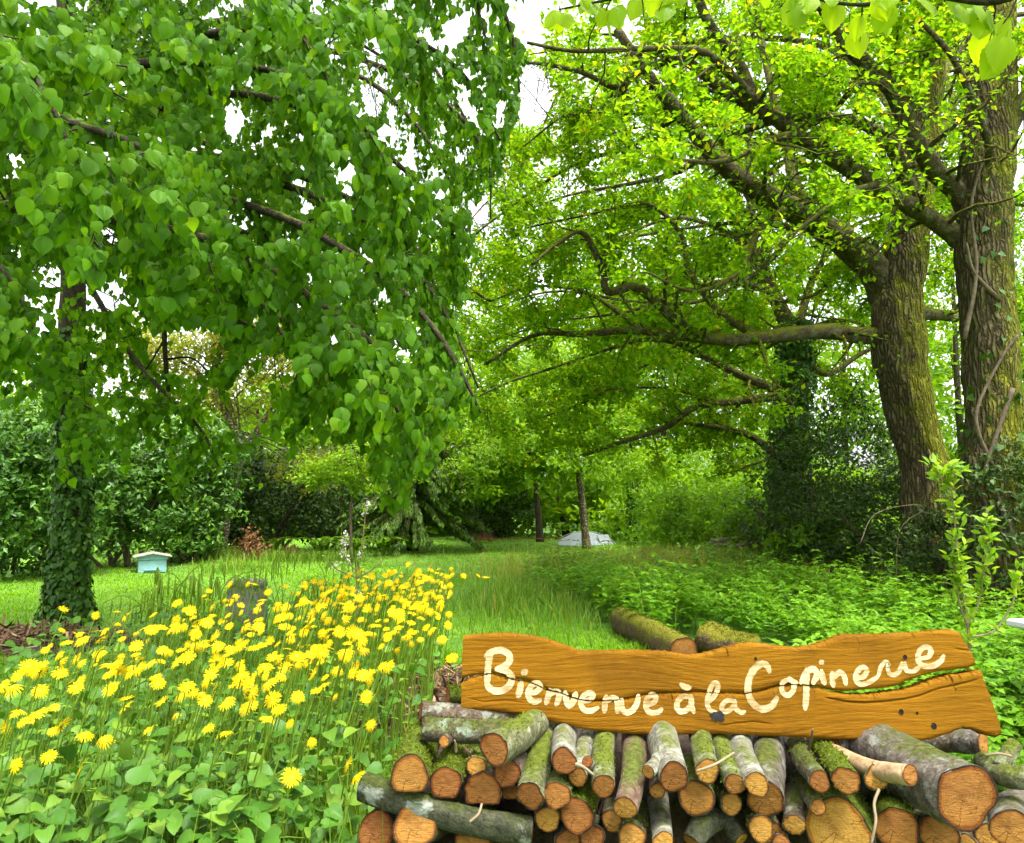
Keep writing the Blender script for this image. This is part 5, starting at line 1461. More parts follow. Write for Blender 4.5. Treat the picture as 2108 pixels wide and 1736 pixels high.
# holly mass and right-hand undergrowth
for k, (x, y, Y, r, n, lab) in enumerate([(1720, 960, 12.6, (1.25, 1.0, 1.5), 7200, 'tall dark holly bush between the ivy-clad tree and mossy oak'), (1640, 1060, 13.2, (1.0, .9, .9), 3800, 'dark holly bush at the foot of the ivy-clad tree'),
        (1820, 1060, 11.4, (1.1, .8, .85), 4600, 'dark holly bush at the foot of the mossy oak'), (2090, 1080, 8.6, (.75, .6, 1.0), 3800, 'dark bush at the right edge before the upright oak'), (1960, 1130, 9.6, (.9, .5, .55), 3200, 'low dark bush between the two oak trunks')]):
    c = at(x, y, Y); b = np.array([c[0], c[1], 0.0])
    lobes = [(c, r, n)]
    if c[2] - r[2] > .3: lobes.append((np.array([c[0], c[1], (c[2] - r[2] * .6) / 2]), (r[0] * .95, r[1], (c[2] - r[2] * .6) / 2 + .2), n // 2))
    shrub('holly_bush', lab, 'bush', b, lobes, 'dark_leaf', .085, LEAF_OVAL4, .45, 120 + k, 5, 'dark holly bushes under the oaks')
for k, (x, y, Y, r, n, lab) in enumerate([(1480, 1060, 17, (1.6, 1.0, .75), 3600, 'pale green hazel bush behind the nettle patch'), (1400, 1000, 20, (1.8, 1.2, 1.2), 3600, 'leafy green bush right of the ivy-smothered trunk'), (1560, 1080, 15.5, (.9, .7, .6), 2200, 'mid-green bush beside the old plank heap'), (1690, 1110, 12.6, (.9, .6, .4), 1700, 'low bright shrub under the dark holly')]):
    c = at(x, y, Y); b = np.array([c[0], c[1], 0.0])
    shrub('hazel_bush', lab, 'bush', b, [(c, r, n), (np.array([c[0], c[1], c[2] * .4]), (r[0], r[1], c[2] * .4), n // 2)], 'wood_leaf', .12, LEAF_OAK, .36 if k != 1 else .55, 140 + k, 5, 'green bushes behind the nettles')

# the wood beyond: one leafy mass
mb = MB(); st = MB()
for k in range(64):
    x = rng.uniform(-30, 34); Y = rng.uniform(30, 44)
    side = x / Y
    zt = rng.uniform(6, 8) if side < -.20 else rng.uniform(9, 18) if side > -.10 else 7.5
    if k >= 46: x = -24 + (k - 46) * 2.9; Y = 29.0; zt = 2.6; side = 0
    b = np.array([x, Y, 0])
    for q_ in range(3):
        c = b + np.array([rng.normal() * 1.2, rng.normal() * 1.0, zt * (.25 + .27 * q_)]); r = np.array([2.6, 2.0, zt * .22])
        pos, kk, ov, ct = cloud_points(c, r, 780, 20, 3000 + k * 3 + q_, .5)
        n_ = len(pos)
        scatter(mb, LEAF2, pos, nrm(rdir(n_, -.2)), nrm(ov * .6 + rdir(n_) * .6 + np.array([0, 0, .5])), .35 * rng.uniform(.6, 1.3, n_), np.clip(.55 + .15 * ct + .12 * rng.normal(size=n_), 0, 1))
    pth = catmull(np.array([b + [0, 0, -.1], b + [rng.normal() * .3, 0, zt * .4], b + [rng.normal() * .5, 0, zt * .85]]), 5)
    add_tube(st, pth, np.linspace(.18, .05, len(pth)), 7, rough=.1, seed=k)
e = empty('distant_wood', (0, 31, 0)); tag(e, 'bright green wood closing off the far side of the garden', 'wood', kind='stuff')
o = mb.build('foliage', M['wood_leaf'], e, False, (0, -31, 0)); o['kind'] = 'stuff'
o = st.build('stems', M['branch'], e, True, (0, -31, 0)); o['kind'] = 'stuff'

# ================================================================= ground cover
# lawn and long grass
def notin(x, y, polys):
    k = np.ones(len(x), bool)
    for pl in polys: k &= ~inpoly(x, y, pl)
    return k
MULCH1 = (onground(70, 1325)[:2], 1.0)
MULCH2 = (onground(880, 1445)[:2], .8)
def offmulch(x, y):
    a = ((x - MULCH1[0][0]) / 1.0) ** 2 + ((y - MULCH1[0][1]) / .7) ** 2 > 1
    b = ((x - MULCH2[0][0]) / .75) ** 2 + ((y - MULCH2[0][1]) / 1.0) ** 2 > 1
    return (a & b) | (rng.uniform(size=len(x)) < .06)
mb = MB()
x, y = frustum_pts(120000, 4.0, 27, 1.0)
k = ~inpoly(x, y, NETTLE) & offmulch(x, y) & ~((x > -.8) & (x < 2.4) & (y < 3.6))
x, y = x[k], y[k]
pat = vnoise(np.stack([x, y, 0 * x], -1), .55, 21)
blades(mb, gp(x, y, -.01), (.035 + .035 * rng.uniform(size=len(x))) * (1 + .25 * pat), .005 + .0011 * y, .9, np.clip(.55 + .22 * pat + .2 * rng.normal(size=len(x)), 0, 1))
tag(mb.build('lawn_grass', M['lawn'], None, False), 'bright mown lawn grass', 'grass', kind='stuff')
mb = MB()
x, y = frustum_pts(60000, 2.0, 7.5, 1.0)
xl = -.25 * y + .1
k = ~inpoly(x, y, NETTLE) & offmulch(x, y) & (x > xl - .9) & (x < .27 * y + .3) & ~((x > -.72) & (x < 2.5) & (y < 3.5)) & ((y > 2.2))
x, y = x[k], y[k]
pat = vnoise(np.stack([x, y, 0 * x], -1), .9, 23)
blades(mb, gp(x, y, -.01), (.07 + .09 * rng.uniform(size=len(x))) * (1 + .3 * pat) * np.where(y < 3.8, 2.0, 1), .006 + .0006 * y, 1.0, np.clip(.45 + .2 * pat + .2 * rng.normal(size=len(x)), 0, 1))
tag(mb.build('long_grass', M['grass'], None, False), 'long unmown grass between flowers and log pile', 'grass', kind='stuff')
# tall seeding grass before the tent and along edges
mb = MB()
def patch(n, cx, cy, rx, ry):
    a = rng.normal(size=(n, 2)); return cx + a[:, 0] * rx, cy + a[:, 1] * ry
for (n, cx, cy, rx, ry, h0, tn0) in ((5200, 2.9, 14.6, 1.5, .8, .55, .8), (2200, .5, 10.8, .6, 1.3, .28, .35), (400, -5.6, 15.4, .4, .4, .30, .4), (900, -5.2, 17.6, .8, .3, .32, .4), (2200, 5.0, 11.6, .9, .5, .5, .6), (1000, -6.8, 17.8, .9, .3, .35, .35), (1500, 6.4, 10.4, .8, .5, .6, .75)):
    x, y = patch(n, cx, cy, rx, ry)
    blades(mb, gp(x, y, -.01), h0 * rng.uniform(.6, 1.3, n), .014, .8, np.clip(tn0 + .25 * rng.normal(size=n), 0, 1))
tag(mb.build('tall_grass', M['tall_grass'], None, False), 'tall seeding grass in front of the white tent and hedge', 'grass', kind='stuff')
# nettle bed
mb = MB(); st = MB()
n = 13500
u = rng.uniform(size=n); y = 2.9 * (15.5 / 2.9) ** u; x = rng.uniform(-.1, .82, n) * y + .3
fl = onground(1500, 1345)
k = inpoly(x, y, NETTLE) & (((x - fl[0]) / .75) ** 2 + ((y - fl[1] + .45) / 1.15) ** 2 > 1); x, y = x[k], y[k]; n = len(x)
hgt = (.30 + .20 * (vnoise(np.stack([x, y, 0 * x], -1), .8, 31) + .4)) * rng.uniform(.75, 1.2, n)
hgt = hgt * (1 + .35 * vnoise(np.stack([x, y, 0 * x], -1), 3.2, 35)) * np.where(rng.uniform(size=n) < .08, 1.45, 1)
hgt = np.clip(hgt, .12, .85) * np.where(y < 4, .8, 1)
lean = rng.normal(size=(n, 2)) * .10
for lv in range(5):
    f = 1 - lv * .17
    a0 = rng.uniform(0, 6.28, n)
    for q_ in range(3 if lv else 4):
        a = a0 + q_ * (2.09 if lv else 1.57) + rng.normal(size=n) * .3
        o_ = np.stack([np.cos(a), np.sin(a), np.zeros(n)], -1)
        pos = np.stack([x + lean[:, 0] * f, y + lean[:, 1] * f, gz(x, y) + hgt * f], -1)
        m = rng.uniform(size=n) < np.where(y < 6, 1.0, .8) * (.95 if lv < 3 else .5)
        d = nrm(o_ + np.array([0, 0, .12]) + rng.normal(size=(n, 3)) * .18); nn = nrm(np.array([0, 0, 1.0]) + o_ * .3 + rng.normal(size=(n, 3)) * .22)
        sc_ = (.045 + .03 * lv / 4 + .0025 * y) * rng.uniform(.7, 1.25, n)
        tnt = np.clip(.64 - .08 * lv + .24 * vnoise(np.stack([x, y, 0 * x], -1), 1.1, 33) + .13 * rng.normal(size=n), 0, 1)
        m1 = m & (y < 5.5); m2 = m & (y >= 5.5)
        scatter(mb, LEAF_NETTLE, pos[m1], d[m1], nn[m1], sc_[m1], tnt[m1]); scatter(mb, LEAF_NET2, pos[m2], d[m2], nn[m2], sc_[m2], tnt[m2])
near = y < 6
gxx, gyy = x[::3] + .05, y[::3] + .03
blades(st, np.stack([gxx, gyy, gz(gxx, gyy)], -1), hgt[::3] * rng.uniform(.9, 1.6, len(gxx)), .008, .9, np.clip(.7 + .3 * rng.normal(size=len(gxx)), 0, 1))
blades(st, np.stack([x, y, gz(x, y)], -1)[near], hgt[near], .006, .2, .4)
o = mb.build('nettle_bed', M['nettle'], None, False); tag(o, 'dense bed of bright green nettles behind the sign', 'nettles', kind='stuff')
c_ = st.build('stalks', M['stem'], o); c_['kind'] = 'stuff'
print('nettle leaves', mb.n // len(LEAF_NETTLE[0]))
# ferns at the wood's edge
def fern(p, label, seed, size=.8):
    r_ = np.random.default_rng(seed); e = empty('fern', tuple(p)); tag(e, label, 'fern', 'ferns at the edge of the wood')
    for q_ in range(9):
        a = q_ * .7 + r_.normal() * .2; o_ = np.array([math.cos(a), math.sin(a), 0]); L = size * r_.uniform(.7, 1.1)
        pth = catmull(np.array([[0, 0, 0], o_ * L * .35 + [0, 0, L * .55], o_ * L * .9 + [0, 0, L * .5]]), 6)
        m_ = MB(); add_tube(m_, pth, np.linspace(.006, .002, len(pth)), 3, cap=False, tint=.3)
        P_, T_ = points_along([pth], .03, seed=q_, start=.2)
        f = np.linspace(1, .15, len(P_))
        sd = nrm(np.cross(T_, [0, 0, 1.0]))
        for sg in (-1, 1):
            scatter(m_, LEAF2, P_, nrm(sd * sg + T_ * .4), np.tile([0, 0, 1.0], (len(P_), 1)), .22 * size * f, np.clip(.5 + .15 * r_.normal(size=len(P_)), 0, 1))
        m_.build('frond', M['wood_leaf'], e, False)
for k, (x, Y, lab) in enumerate(((660, 18.6, 'fern left of the young maple stem'), (790, 19.4, 'fern right of the blossoming sapling'), (850, 20, 'fern at the spruce foot'), (730, 19.0, 'fern beneath the young maple'), (560, 19.2, 'fern behind the dead brown fronds'))):
    fern(G(x, 1120, Y), lab, 200 + k)

# mulch patches
def mulch(cx, cy, rx, ry, label, n, seed, cat='mulch'):
    r_ = np.random.default_rng(seed)
    a = r_.normal(size=(n, 2)) * .55
    k = (a ** 2).sum(1) < 1.2; a = a[k]; n = len(a)
    x, y = cx + a[:, 0] * rx, cy + a[:, 1] * ry
    hh = .10 * np.clip(1 - (a ** 2).sum(1), 0, 1)
    m_ = MB()
    d = nrm(np.stack([r_.normal(size=n), r_.normal(size=n), .25 * r_.normal(size=n)], -1))
    pos = gp(x, y, 0) + np.stack([0 * x, 0 * x, hh * r_.uniform(.3, 1, n) + .012], -1)
    scatter(m_, (np.array([(-.06, 0, 0), (.06, 0, 0), (.05, 1, .02), (-.05, 1, .02)], float), [(0, 1, 2, 3)], []), pos, d, nrm(np.array([0, 0, 1.0]) + rdir(n) * .4), r_.uniform(.05, .22, n), np.clip(r_.normal(size=n) * .28 + .4, 0, 1))
    # earth under the litter
    N_ = 24; rr = np.linspace(0, 1, 7)[1:]
    th = np.arange(N_) * 2 * math.pi / N_
    Vv = [(cx, cy, float(gz(cx, cy)) + .07)]
    for q_ in rr:
        for t_ in th:
            w_ = 1 + .15 * math.sin(3 * t_ + seed) + .1 * math.sin(5 * t_)
            X_, Y_ = cx + rx * q_ * w_ * math.cos(t_), cy + ry * q_ * w_ * math.sin(t_)
            Vv.append((X_, Y_, float(gz(X_, Y_)) + .07 * (1 - q_ ** 2) + .01 - .05 * (q_ == 1)))
    Tt = [(0, 1 + j_, 1 + (j_ + 1) % N_) for j_ in range(N_)]
    Qq = [(1 + i_ * N_ + j_, 1 + (i_ + 1) * N_ + j_, 1 + (i_ + 1) * N_ + (j_ + 1) % N_, 1 + i_ * N_ + (j_ + 1) % N_) for i_ in range(5) for j_ in range(N_)]
    e = MB(); e.add(np.array(Vv), Qq, Tt)
    o = e.build('mulch', M['mulch']); tag(o, label, cat, kind='stuff')
    c = m_.build('litter', M['chip'], o, False); c['kind'] = 'stuff'
mulch(MULCH1[0][0], MULCH1[0][1], 1.0, .7, 'brown twiggy litter heaped round the ivy-wrapped trunk', 2600, 5)
mulch(MULCH2[0][0], MULCH2[0][1], .8, 1.1, 'brown wood-chip patch left of the sign', 2600, 6)

# ================================================================= flowers
def petals_mesh(name, npet, droop, seed, tint=.6):
    r_ = np.random.default_rng(seed); m_ = MB()
    for k in range(npet):
        a = 2 * math.pi * k / npet + r_.normal() * .06; L = r_.uniform(.85, 1.08); w_ = .066 * r_.uniform(.8, 1.2); dz = droop + r_.normal() * .08
        c, s_ = math.cos(a), math.sin(a)
        pr = [(.20, w_ * .5, .03), (.5, w_, .06 - dz * .18), (.85, w_ * .95, .03 - dz * .55), (1.0, w_ * .35, -.02 - dz * .8)]
        Vv = []
        for (r0, ww, z) in pr:
            r0 = r0 * L if r0 > .3 else r0
            Vv += [(r0 * c - ww * s_, r0 * s_ + ww * c, z), (r0 * c + ww * s_, r0 * s_ - ww * c, z)]
        m_.add(np.array(Vv), [(0, 1, 3, 2), (2, 3, 5, 4), (4, 5, 7, 6)], None, np.clip(tint + .2 * r_.normal(), 0, 1))
    me = m_.mesh(name, False); me.materials.append(M['petal']); return me
def dome_mesh(name):
    m_ = MB(); n = 12; Vv = [(0, 0, .11)]
    for r0, z in ((.10, .10), (.19, .07), (.25, .02)):
        for k in range(n): Vv.append((r0 * math.cos(k * 2 * math.pi / n), r0 * math.sin(k * 2 * math.pi / n), z))
    T = [(0, 1 + k, 1 + (k + 1) % n) for k in range(n)]
    Q = [(1 + j_ * n + k, 1 + (j_ + 1) * n + k, 1 + (j_ + 1) * n + (k + 1) % n, 1 + j_ * n + (k + 1) % n) for j_ in range(2) for k in range(n)]
    m_.add(np.array(Vv), Q, T); me = m_.mesh(name); me.materials.append(M['disc']); return me
def calyx_mesh(name):
    m_ = MB(); n = 8; Vv = []
    for r0, z in ((.05, -.14), (.20, -.06), (.24, .01)):
        for k in range(n): Vv.append((r0 * math.cos(k * 2 * math.pi / n), r0 * math.sin(k * 2 * math.pi / n), z))
    m_.add(np.array(Vv), [(j_ * n + k, j_ * n + (k + 1) % n, (j_ + 1) * n + (k + 1) % n, (j_ + 1) * n + k) for j_ in range(2) for k in range(n)]); me = m_.mesh(name); me.materials.append(M['stem']); return me
PET = [petals_mesh('petals', 24, .10, 1), petals_mesh('petals', 21, .35, 2), petals_mesh('petals', 26, .0, 3), petals_mesh('petals', 22, -.25, 4, .45), petals_mesh('petals', 19, .75, 5, .4)]
DOME = dome_mesh('flower_disc'); CALYX = calyx_mesh('calyx')
# where flowers stand
n = 7000
fx = rng.uniform(min(p[0] for p in field), max(p[0] for p in field), n); fy = rng.uniform(min(p[1] for p in field), max(p[1] for p in field), n)
k = inpoly(fx, fy, field); fx, fy = fx[k], fy[k]
cl = vnoise(np.stack([fx, fy, 0 * fx], -1), 1.5, 41)
k = rng.uniform(size=len(fx)) < np.clip(.6 + .6 * cl, .08, 1); fx, fy = fx[k], fy[k]
# thin to a minimum distance
sel = []
for i_ in range(len(fx)):
    if len(sel) >= 600: break
    ok = True
    for j_ in sel:
        if (fx[i_] - fx[j_]) ** 2 + (fy[i_] - fy[j_]) ** 2 < .046 ** 2: ok = False; break
    if ok: sel.append(i_)
hx, hy = fx[sel], fy[sel]
qx, qy, _q = project(np.stack([hx, hy, 0 * hx + HEADZ], -1)); k = ~((qx > 450) & (qx < 560) & (qy < 1242)); hx, hy = hx[k], hy[k]
nF = len(hx)
hz = HEADZ + np.clip(rng.normal(size=nF) * .07, -.2, .12)
singles = [(165, 1585, 1.9), (715, 1575, 2.5), (733, 1600, 2.5), (762, 1492, 2.9), (755, 1432, 3.2), (760, 1385, 3.4), (985, 1185, 6), (955, 1185, 6.2), (1000, 1190, 6), (930, 1355, 3.6), (890, 1295, 4.2), (25, 1415, 2.3), (600, 1600, 2.3), (560, 1440, 2.5), (905, 1245, 4.8), (380, 1255, 4.4), (255, 1275, 4.0)]
sp = np.array([at(*q_) for q_ in singles])
H = np.vstack([np.stack([hx, hy, hz], -1), sp])
own = [None] * len(hx) + ['lone yellow daisy low among the broad leaves at the front', 'upper of two small daisies beside the log pile\'s left end', 'lower of two small daisies beside the log pile\'s left end', 'single daisy over the grass left of the wood-chip patch', None, None, 'middle of three stray daisies at the bed\'s far right tip', 'left of three stray daisies at the bed\'s far right tip', 'right of three stray daisies at the bed\'s far right tip', 'solitary daisy closest to the sign\'s left end', None, 'daisy at the left border above the front group', 'small daisy low in the grass between leaves and logs', None, None, None, 'daisy standing alone against the lawn right of the ivy trunk']
order = np.argsort(H[:, 1]); H = H[order]; own = [own[i_] for i_ in order]
print('flowers', len(H))
def stem_path(h, r_):
    b = np.array([h[0] - r_.uniform(.04, .22), h[1] + r_.normal() * .08, 0])
    b[2] = float(gz(b[0], b[1])) - .01
    mid = (b + h) / 2 + np.array([-.02, 0, .04]) + r_.normal(size=3) * .015
    return catmull(np.array([b, mid, h]), 4)
rest = MB(); restp = MB(); restd = MB()
r_ = np.random.default_rng(77)
inview = 0
for q_, h in enumerate(H):
    pth = stem_path(h, r_)
    size = .027 * r_.uniform(.62, 1.25)
    ax = nrm((np.array([-.25, -.55, .85]) + r_.normal(size=3) * .38)[None])[0]
    if r_.uniform() < .12: ax = nrm((np.array([.2, -.1, 1.0]) + r_.normal(size=3) * .5)[None])[0]
    var = int(r_.choice(5, p=[.3, .26, .22, .12, .10]))
    q = Vector(ax.tolist()).to_track_quat('Z', 'Y').to_matrix().to_4x4() @ Matrix.Rotation(r_.uniform(0, 6.28), 4, 'Z')
    if q_ < 300:
        base = pth[0]
        e = empty('yellow_daisy', tuple(base))
        tag(e, own[q_] or 'yellow daisy on a tall thin stem in the crowded flower bed', 'flower', 'yellow daisies in the flower bed')
        m_ = MB(); add_tube(m_, pth - base, np.linspace(.0034, .0022, len(pth)), 4, cap=False, tint=r_.uniform(0, 1))
        for z_ in range(2):
            k_ = int(r_.integers(2, len(pth) - 2)); dd = nrm((rdir(1)[0] * [1, 1, .2] + [0, 0, .4])[None])
            scatter(m_, LEAF_OVAL, (pth[k_] - base)[None], dd, np.array([[0, 0, 1.0]]) + rdir(1) * .2, [r_.uniform(.04, .07)], .5)
        m_.build('stem', M['stem'], e)
        fo = link('petals', PET[var], None, e)
        m4 = Matrix.Translation(Vector((h - base).tolist())) @ q @ Matrix.Scale(size, 4)
        fo.matrix_basis = m4
        link('flower_disc', DOME, None, fo); link('calyx', CALYX, None, fo)
    else:
        add_tube(rest, pth, np.linspace(.0045, .003, len(pth)), 3, cap=False, tint=r_.uniform(0, 1))
        R3 = np.array(q.to_3x3()) * size
        for me, acc in ((PET[var], restp), (DOME, restd)):
            nv = len(me.vertices); co = np.empty(nv * 3, np.float32); me.vertices.foreach_get('co', co); co = co.reshape(-1, 3)
            Q = [tuple(p_.vertices) for p_ in me.polygons if len(p_.vertices) == 4]; T = [tuple(p_.vertices) for p_ in me.polygons if len(p_.vertices) == 3]
            acc.add(co @ R3.T + h, Q, T, .6)
o = restp.build('yellow_daisies', M['petal'], None, False); tag(o, 'far yellow daisies at the back of the flower bed', 'flowers', kind='stuff')
c_ = rest.build('stems', M['stem'], o); c_['kind'] = 'stuff'
c_ = restd.build('flower_discs', M['disc'], o); c_['kind'] = 'stuff'

# broad basal leaves of the flower bed
bed = [tuple(onground(x_, y_, .45)[:2]) for x_, y_ in bedpx]
rng2 = np.random.default_rng(5)
def inbed(x, y):          # the bed thins out raggedly at its rim
    return inpoly(x + rng2.normal(size=len(x)) * .16, y + rng2.normal(size=len(x)) * .16, bed)
def heart_leaf(name, tint, seed):
    nu, nv = 7, 8
    v = np.linspace(0, 1, nv); u = np.linspace(-1, 1, nu); r_ = np.random.default_rng(seed)
    wv = np.interp(v, [0, .08, .25, .5, .75, .92, 1], [.22, .38, .46, .42, .27, .1, 0])
    Vv = []
    for j in range(nv):
        for i in range(nu):
            x_ = u[i] * wv[j]; y_ = v[j] - .14 * abs(u[i]) * (v[j] < .15)
            Vv.append((x_, y_, .30 * abs(x_) - .30 * v[j] ** 2 + .025 * math.sin(6 * v[j] + 3 * u[i] + seed)))
    i, j = np.meshgrid(np.arange(nu - 1), np.arange(nv - 1)); q = (j * nu + i).ravel()
    m_ = MB(); m_.add(np.array(Vv), np.stack([q, q + 1, q + nu + 1, q + nu], -1), None, tint)
    V, Q, T = tube(np.array([(0, -.9, -.55), (0, -.4, -.18), (0, .02, 0)]), .022, 4); m_.add(V, Q, T, .9)
    me = m_.mesh(name); me.materials.append(M['basal_leaf']); return me
HEART = [heart_leaf('leaf', t_, k) for k, t_ in enumerate((.15, .35, .5, .65, .9))]
n = 600
bx = rng.uniform(min(p[0] for p in bed), max(p[0] for p in bed), n); by = rng.uniform(1.5, 2.8, n)
k = (bx > -.74 * by - .1) & (bx < -.11 * by - .12) & (inpoly(bx, by, bed) | (by < 1.7)); bx, by = bx[k][:84], by[k][:84]
for q_ in range(len(bx)):
    e = empty('leafy_plant', (bx[q_], by[q_], float(gz(bx[q_], by[q_]))))
    tag(e, 'broad heart-shaped leaves growing low under the yellow daisies', 'plant', 'broad-leaved plants under the daisies')
    for z_ in range(8):
        a = rng.uniform(0, 6.28); R_ = rng.uniform(.02, .14); hh = rng.uniform(.26, .56)
        o_ = np.array([math.cos(a), math.sin(a), 0])
        place_leaf(HEART[int(rng.integers(5))], e, o_ * R_ + [0, 0, hh], nrm((o_ * .8 + [0, -.35, rng.uniform(-.25, .25)])[None])[0], nrm((np.array([0, -.45, 1.0]) + rng.normal(size=3) * .28)[None])[0], rng.uniform(.042, .068))
# fine leaves and stems filling the bed behind
mb = MB()
n = 11000
y = 1.3 * (6.4 / 1.3) ** rng.uniform(size=n); x = rng.uniform(-.8, .05, n) * y
k = (inbed(x, y) & offmulch(x, y)) | ((y < 2.2) & (x < -.13 * y - .15)); x, y = x[k], y[k]; n = len(x)
pos = np.stack([x, y, rng.uniform(.05, 1, n) ** 1.0 * np.where(y > 2.2, .62, .42)], -1)
d = nrm(rdir(n, 0, .4) + np.array([0, -.3, .1])); nn = nrm(np.array([0, -.3, 1.0]) + rdir(n) * .5)
scatter(mb, LEAF_HEART, pos, d, nn, rng.uniform(.03, .075, n), np.clip(.45 + .25 * rng.normal(size=n), 0, 1))
o = mb.build('flower_bed_foliage', M['basal_leaf'], None, True); tag(o, 'leafy undergrowth filling the daisy bed', 'foliage', kind='stuff')
mb = MB(); n = 5000
y = 1.5 * (6.4 / 1.5) ** rng.uniform(size=n); x = rng.uniform(-.8, .05, n) * y
k = inbed(x, y) & offmulch(x, y); x, y = x[k], y[k]; n = len(x)
blades(mb, gp(x, y, 0), rng.uniform(.35, .75, n), .006, .35, np.clip(.5 + .25 * rng.normal(size=n), 0, 1))
c_ = mb.build('stalks', M['stem'], o); c_['kind'] = 'stuff'

# drooping sedges between flowers and lawn
for k, (x, y, Y, lab) in enumerate(((430, 1290, 6.6, 'drooping sedge left of the grey bin'), (400, 1330, 5.9, 'drooping sedge low at the flower bed\'s left rim'), (585, 1290, 7.0, 'drooping sedge just right of the grey bin'), (690, 1240, 7.6, 'drooping sedge near the blossoming sapling'), (330, 1300, 6.2, 'leftmost drooping sedge, nearest the ivy-wrapped trunk'))):
    b = G(x, y, Y); e = empty('drooping_sedge', tuple(b)); tag(e, lab, 'sedge', 'drooping sedges behind the daisies')
    for q_ in range(9):
        a = rng.uniform(0, 6.28); o_ = np.array([math.cos(a), math.sin(a) * .6, 0]); L = rng.uniform(.25, .5); hh = rng.uniform(.6, .95)
        pth = catmull(np.array([[0, 0, 0], o_ * L * .3 + [0, 0, hh * .75], o_ * L * .8 + [0, 0, hh], o_ * L * 1.3 + [0, 0, hh * .93]]), 5)
        m_ = MB(); add_tube(m_, pth, np.linspace(.005, .003, len(pth)), 4, cap=False, tint=.5)
        for z_ in range(4):
            s_ = pth[-1 - z_ * 2]
            add_tube(m_, np.array([s_, s_ + [0, 0, -.05], s_ + o_ * .01 + [0, 0, -.15]]), [.004, .007, .003], 5, tint=.6)
        m_.build('flowering_stalk', M['tall_grass'], e)
    m_ = MB(); xx, yy = patch(80, 0, 0, .08, .08); blades(m_, np.stack([xx, yy, 0 * xx], -1), rng.uniform(.3, .6, 80), .010, 1.1, np.clip(.45 + .15 * rng.normal(size=80), 0, 1)); m_.build('leaves', M['tall_grass'], e, False)

# ================================================================= saplings
def sapling(name, label, base, stems, leafmat_, size, step, per, seed, bark='pale_twig', proto=LEAF_OVAL, cat='sapling', blossom=None, start=.25, r0=.012):
    e = empty(name, tuple(base)); tag(e, label, cat)
    paths = []
    for k, pts in enumerate(stems):
        p = catmull(np.array([np.asarray(q_) - base for q_ in pts]), 7)
        m_ = MB(); add_tube(m_, p, np.linspace(r0 if k == 0 else r0 * .7, .003, len(p)), 6, rough=.08, seed=k); m_.build('stem', M[bark], e)
        paths.append(p)
    P_, T_ = points_along(paths, step, seed=seed, start=start)
    m = vnoise(P_ * 2.2, 1.2, seed) > -.55
    P_, T_ = P_[m], T_[m]
    m_ = MB(); leaf_sprays(m_, proto, P_, T_, per, .022, size, .6, .6, 1.0, -.2); m_.build('leaves', M[leafmat_], e, False)
    if blossom:
        m_ = MB(); P2_, T2_ = points_along(paths, .02, seed=seed + 1, start=.1)
        mm = vnoise(P2_ * 4, 1.5, seed + 3) > .15; P2_ = P2_[mm]; n_ = len(P2_) * 5
        pos = np.repeat(P2_, 5, 0) + rng.normal(size=(n_, 3)) * .018
        scatter(m_, LEAF_IVY, pos, rdir(n_), rdir(n_), .024 * rng.uniform(.7, 1.3, n_), rng.uniform(size=n_)); m_.build('blossom', M['blossom'], e, False)
    return e
YA = 5.4
ba = np.array([at(1996, 1310, YA)[0], YA, 0.0])
sapling('apple_sapling', 'thin young fruit tree with fresh leaves before the upright oak', ba,
        [[ba, at(1993, 1300, YA), at(1985, 1240, YA), at(1972, 1150, YA), at(1964, 1060, YA), at(1956, 980, YA), at(1950, 950, YA)],
         [at(1993, 1285, YA), at(2015, 1240, YA), at(2026, 1170, YA), at(2034, 1080, YA), at(2030, 1045, YA)],
         [at(1992, 1290, YA), at(1975, 1240, YA), at(1968, 1190, YA), at(1962, 1130, YA)],
         [at(1996, 1312, YA), at(2045, 1300, YA), at(2080, 1250, YA), at(2100, 1190, YA), at(2112, 1150, YA)],
         [at(1960, 1030, YA), at(1945, 1000, YA), at(1925, 960, YA), at(1912, 925, YA)],
         [at(1958, 1000, YA), at(1970, 970, YA), at(1978, 950, YA)]], 'sapling_leaf', .075, .024, 4, 51)
YBl = 7.6
bb = np.array([at(740, 1180, YBl)[0], YBl, 0.0])
sapling('blossom_sapling', 'thin sapling with white blossom behind the yellow daisies', bb,
        [[bb, at(735, 1180, YBl), at(742, 1140, YBl), at(748, 1100, YBl), at(752, 1060, YBl), at(757, 1030, YBl)],
         [at(737, 1180, YBl), at(712, 1150, YBl), at(708, 1120, YBl), at(715, 1095, YBl)],
         [at(737, 1190, YBl), at(690, 1170, YBl), at(676, 1140, YBl)],
         [at(737, 1190, YBl), at(770, 1170, YBl), at(795, 1145, YBl)]], 'sapling_leaf', .05, .05, 3, 52, blossom=True)
YC = 12
bc = G(1290, 1150, 12)
sapling('bramble_shoot', 'pale arching shoot reaching left from the holly', np.array([at(1840, 1130, 9.5)[0], 9.5, 0]),
        [[np.array([at(1840, 1130, 9.5)[0], 9.5, 0]), at(1850, 1100, 9.3), at(1900, 1050, 9.2), at(1870, 1040, 9.1), at(1800, 1060, 9.0), at(1770, 1120, 8.9)]], 'sapling_leaf', .04, .25, 2, 53, r0=.004)

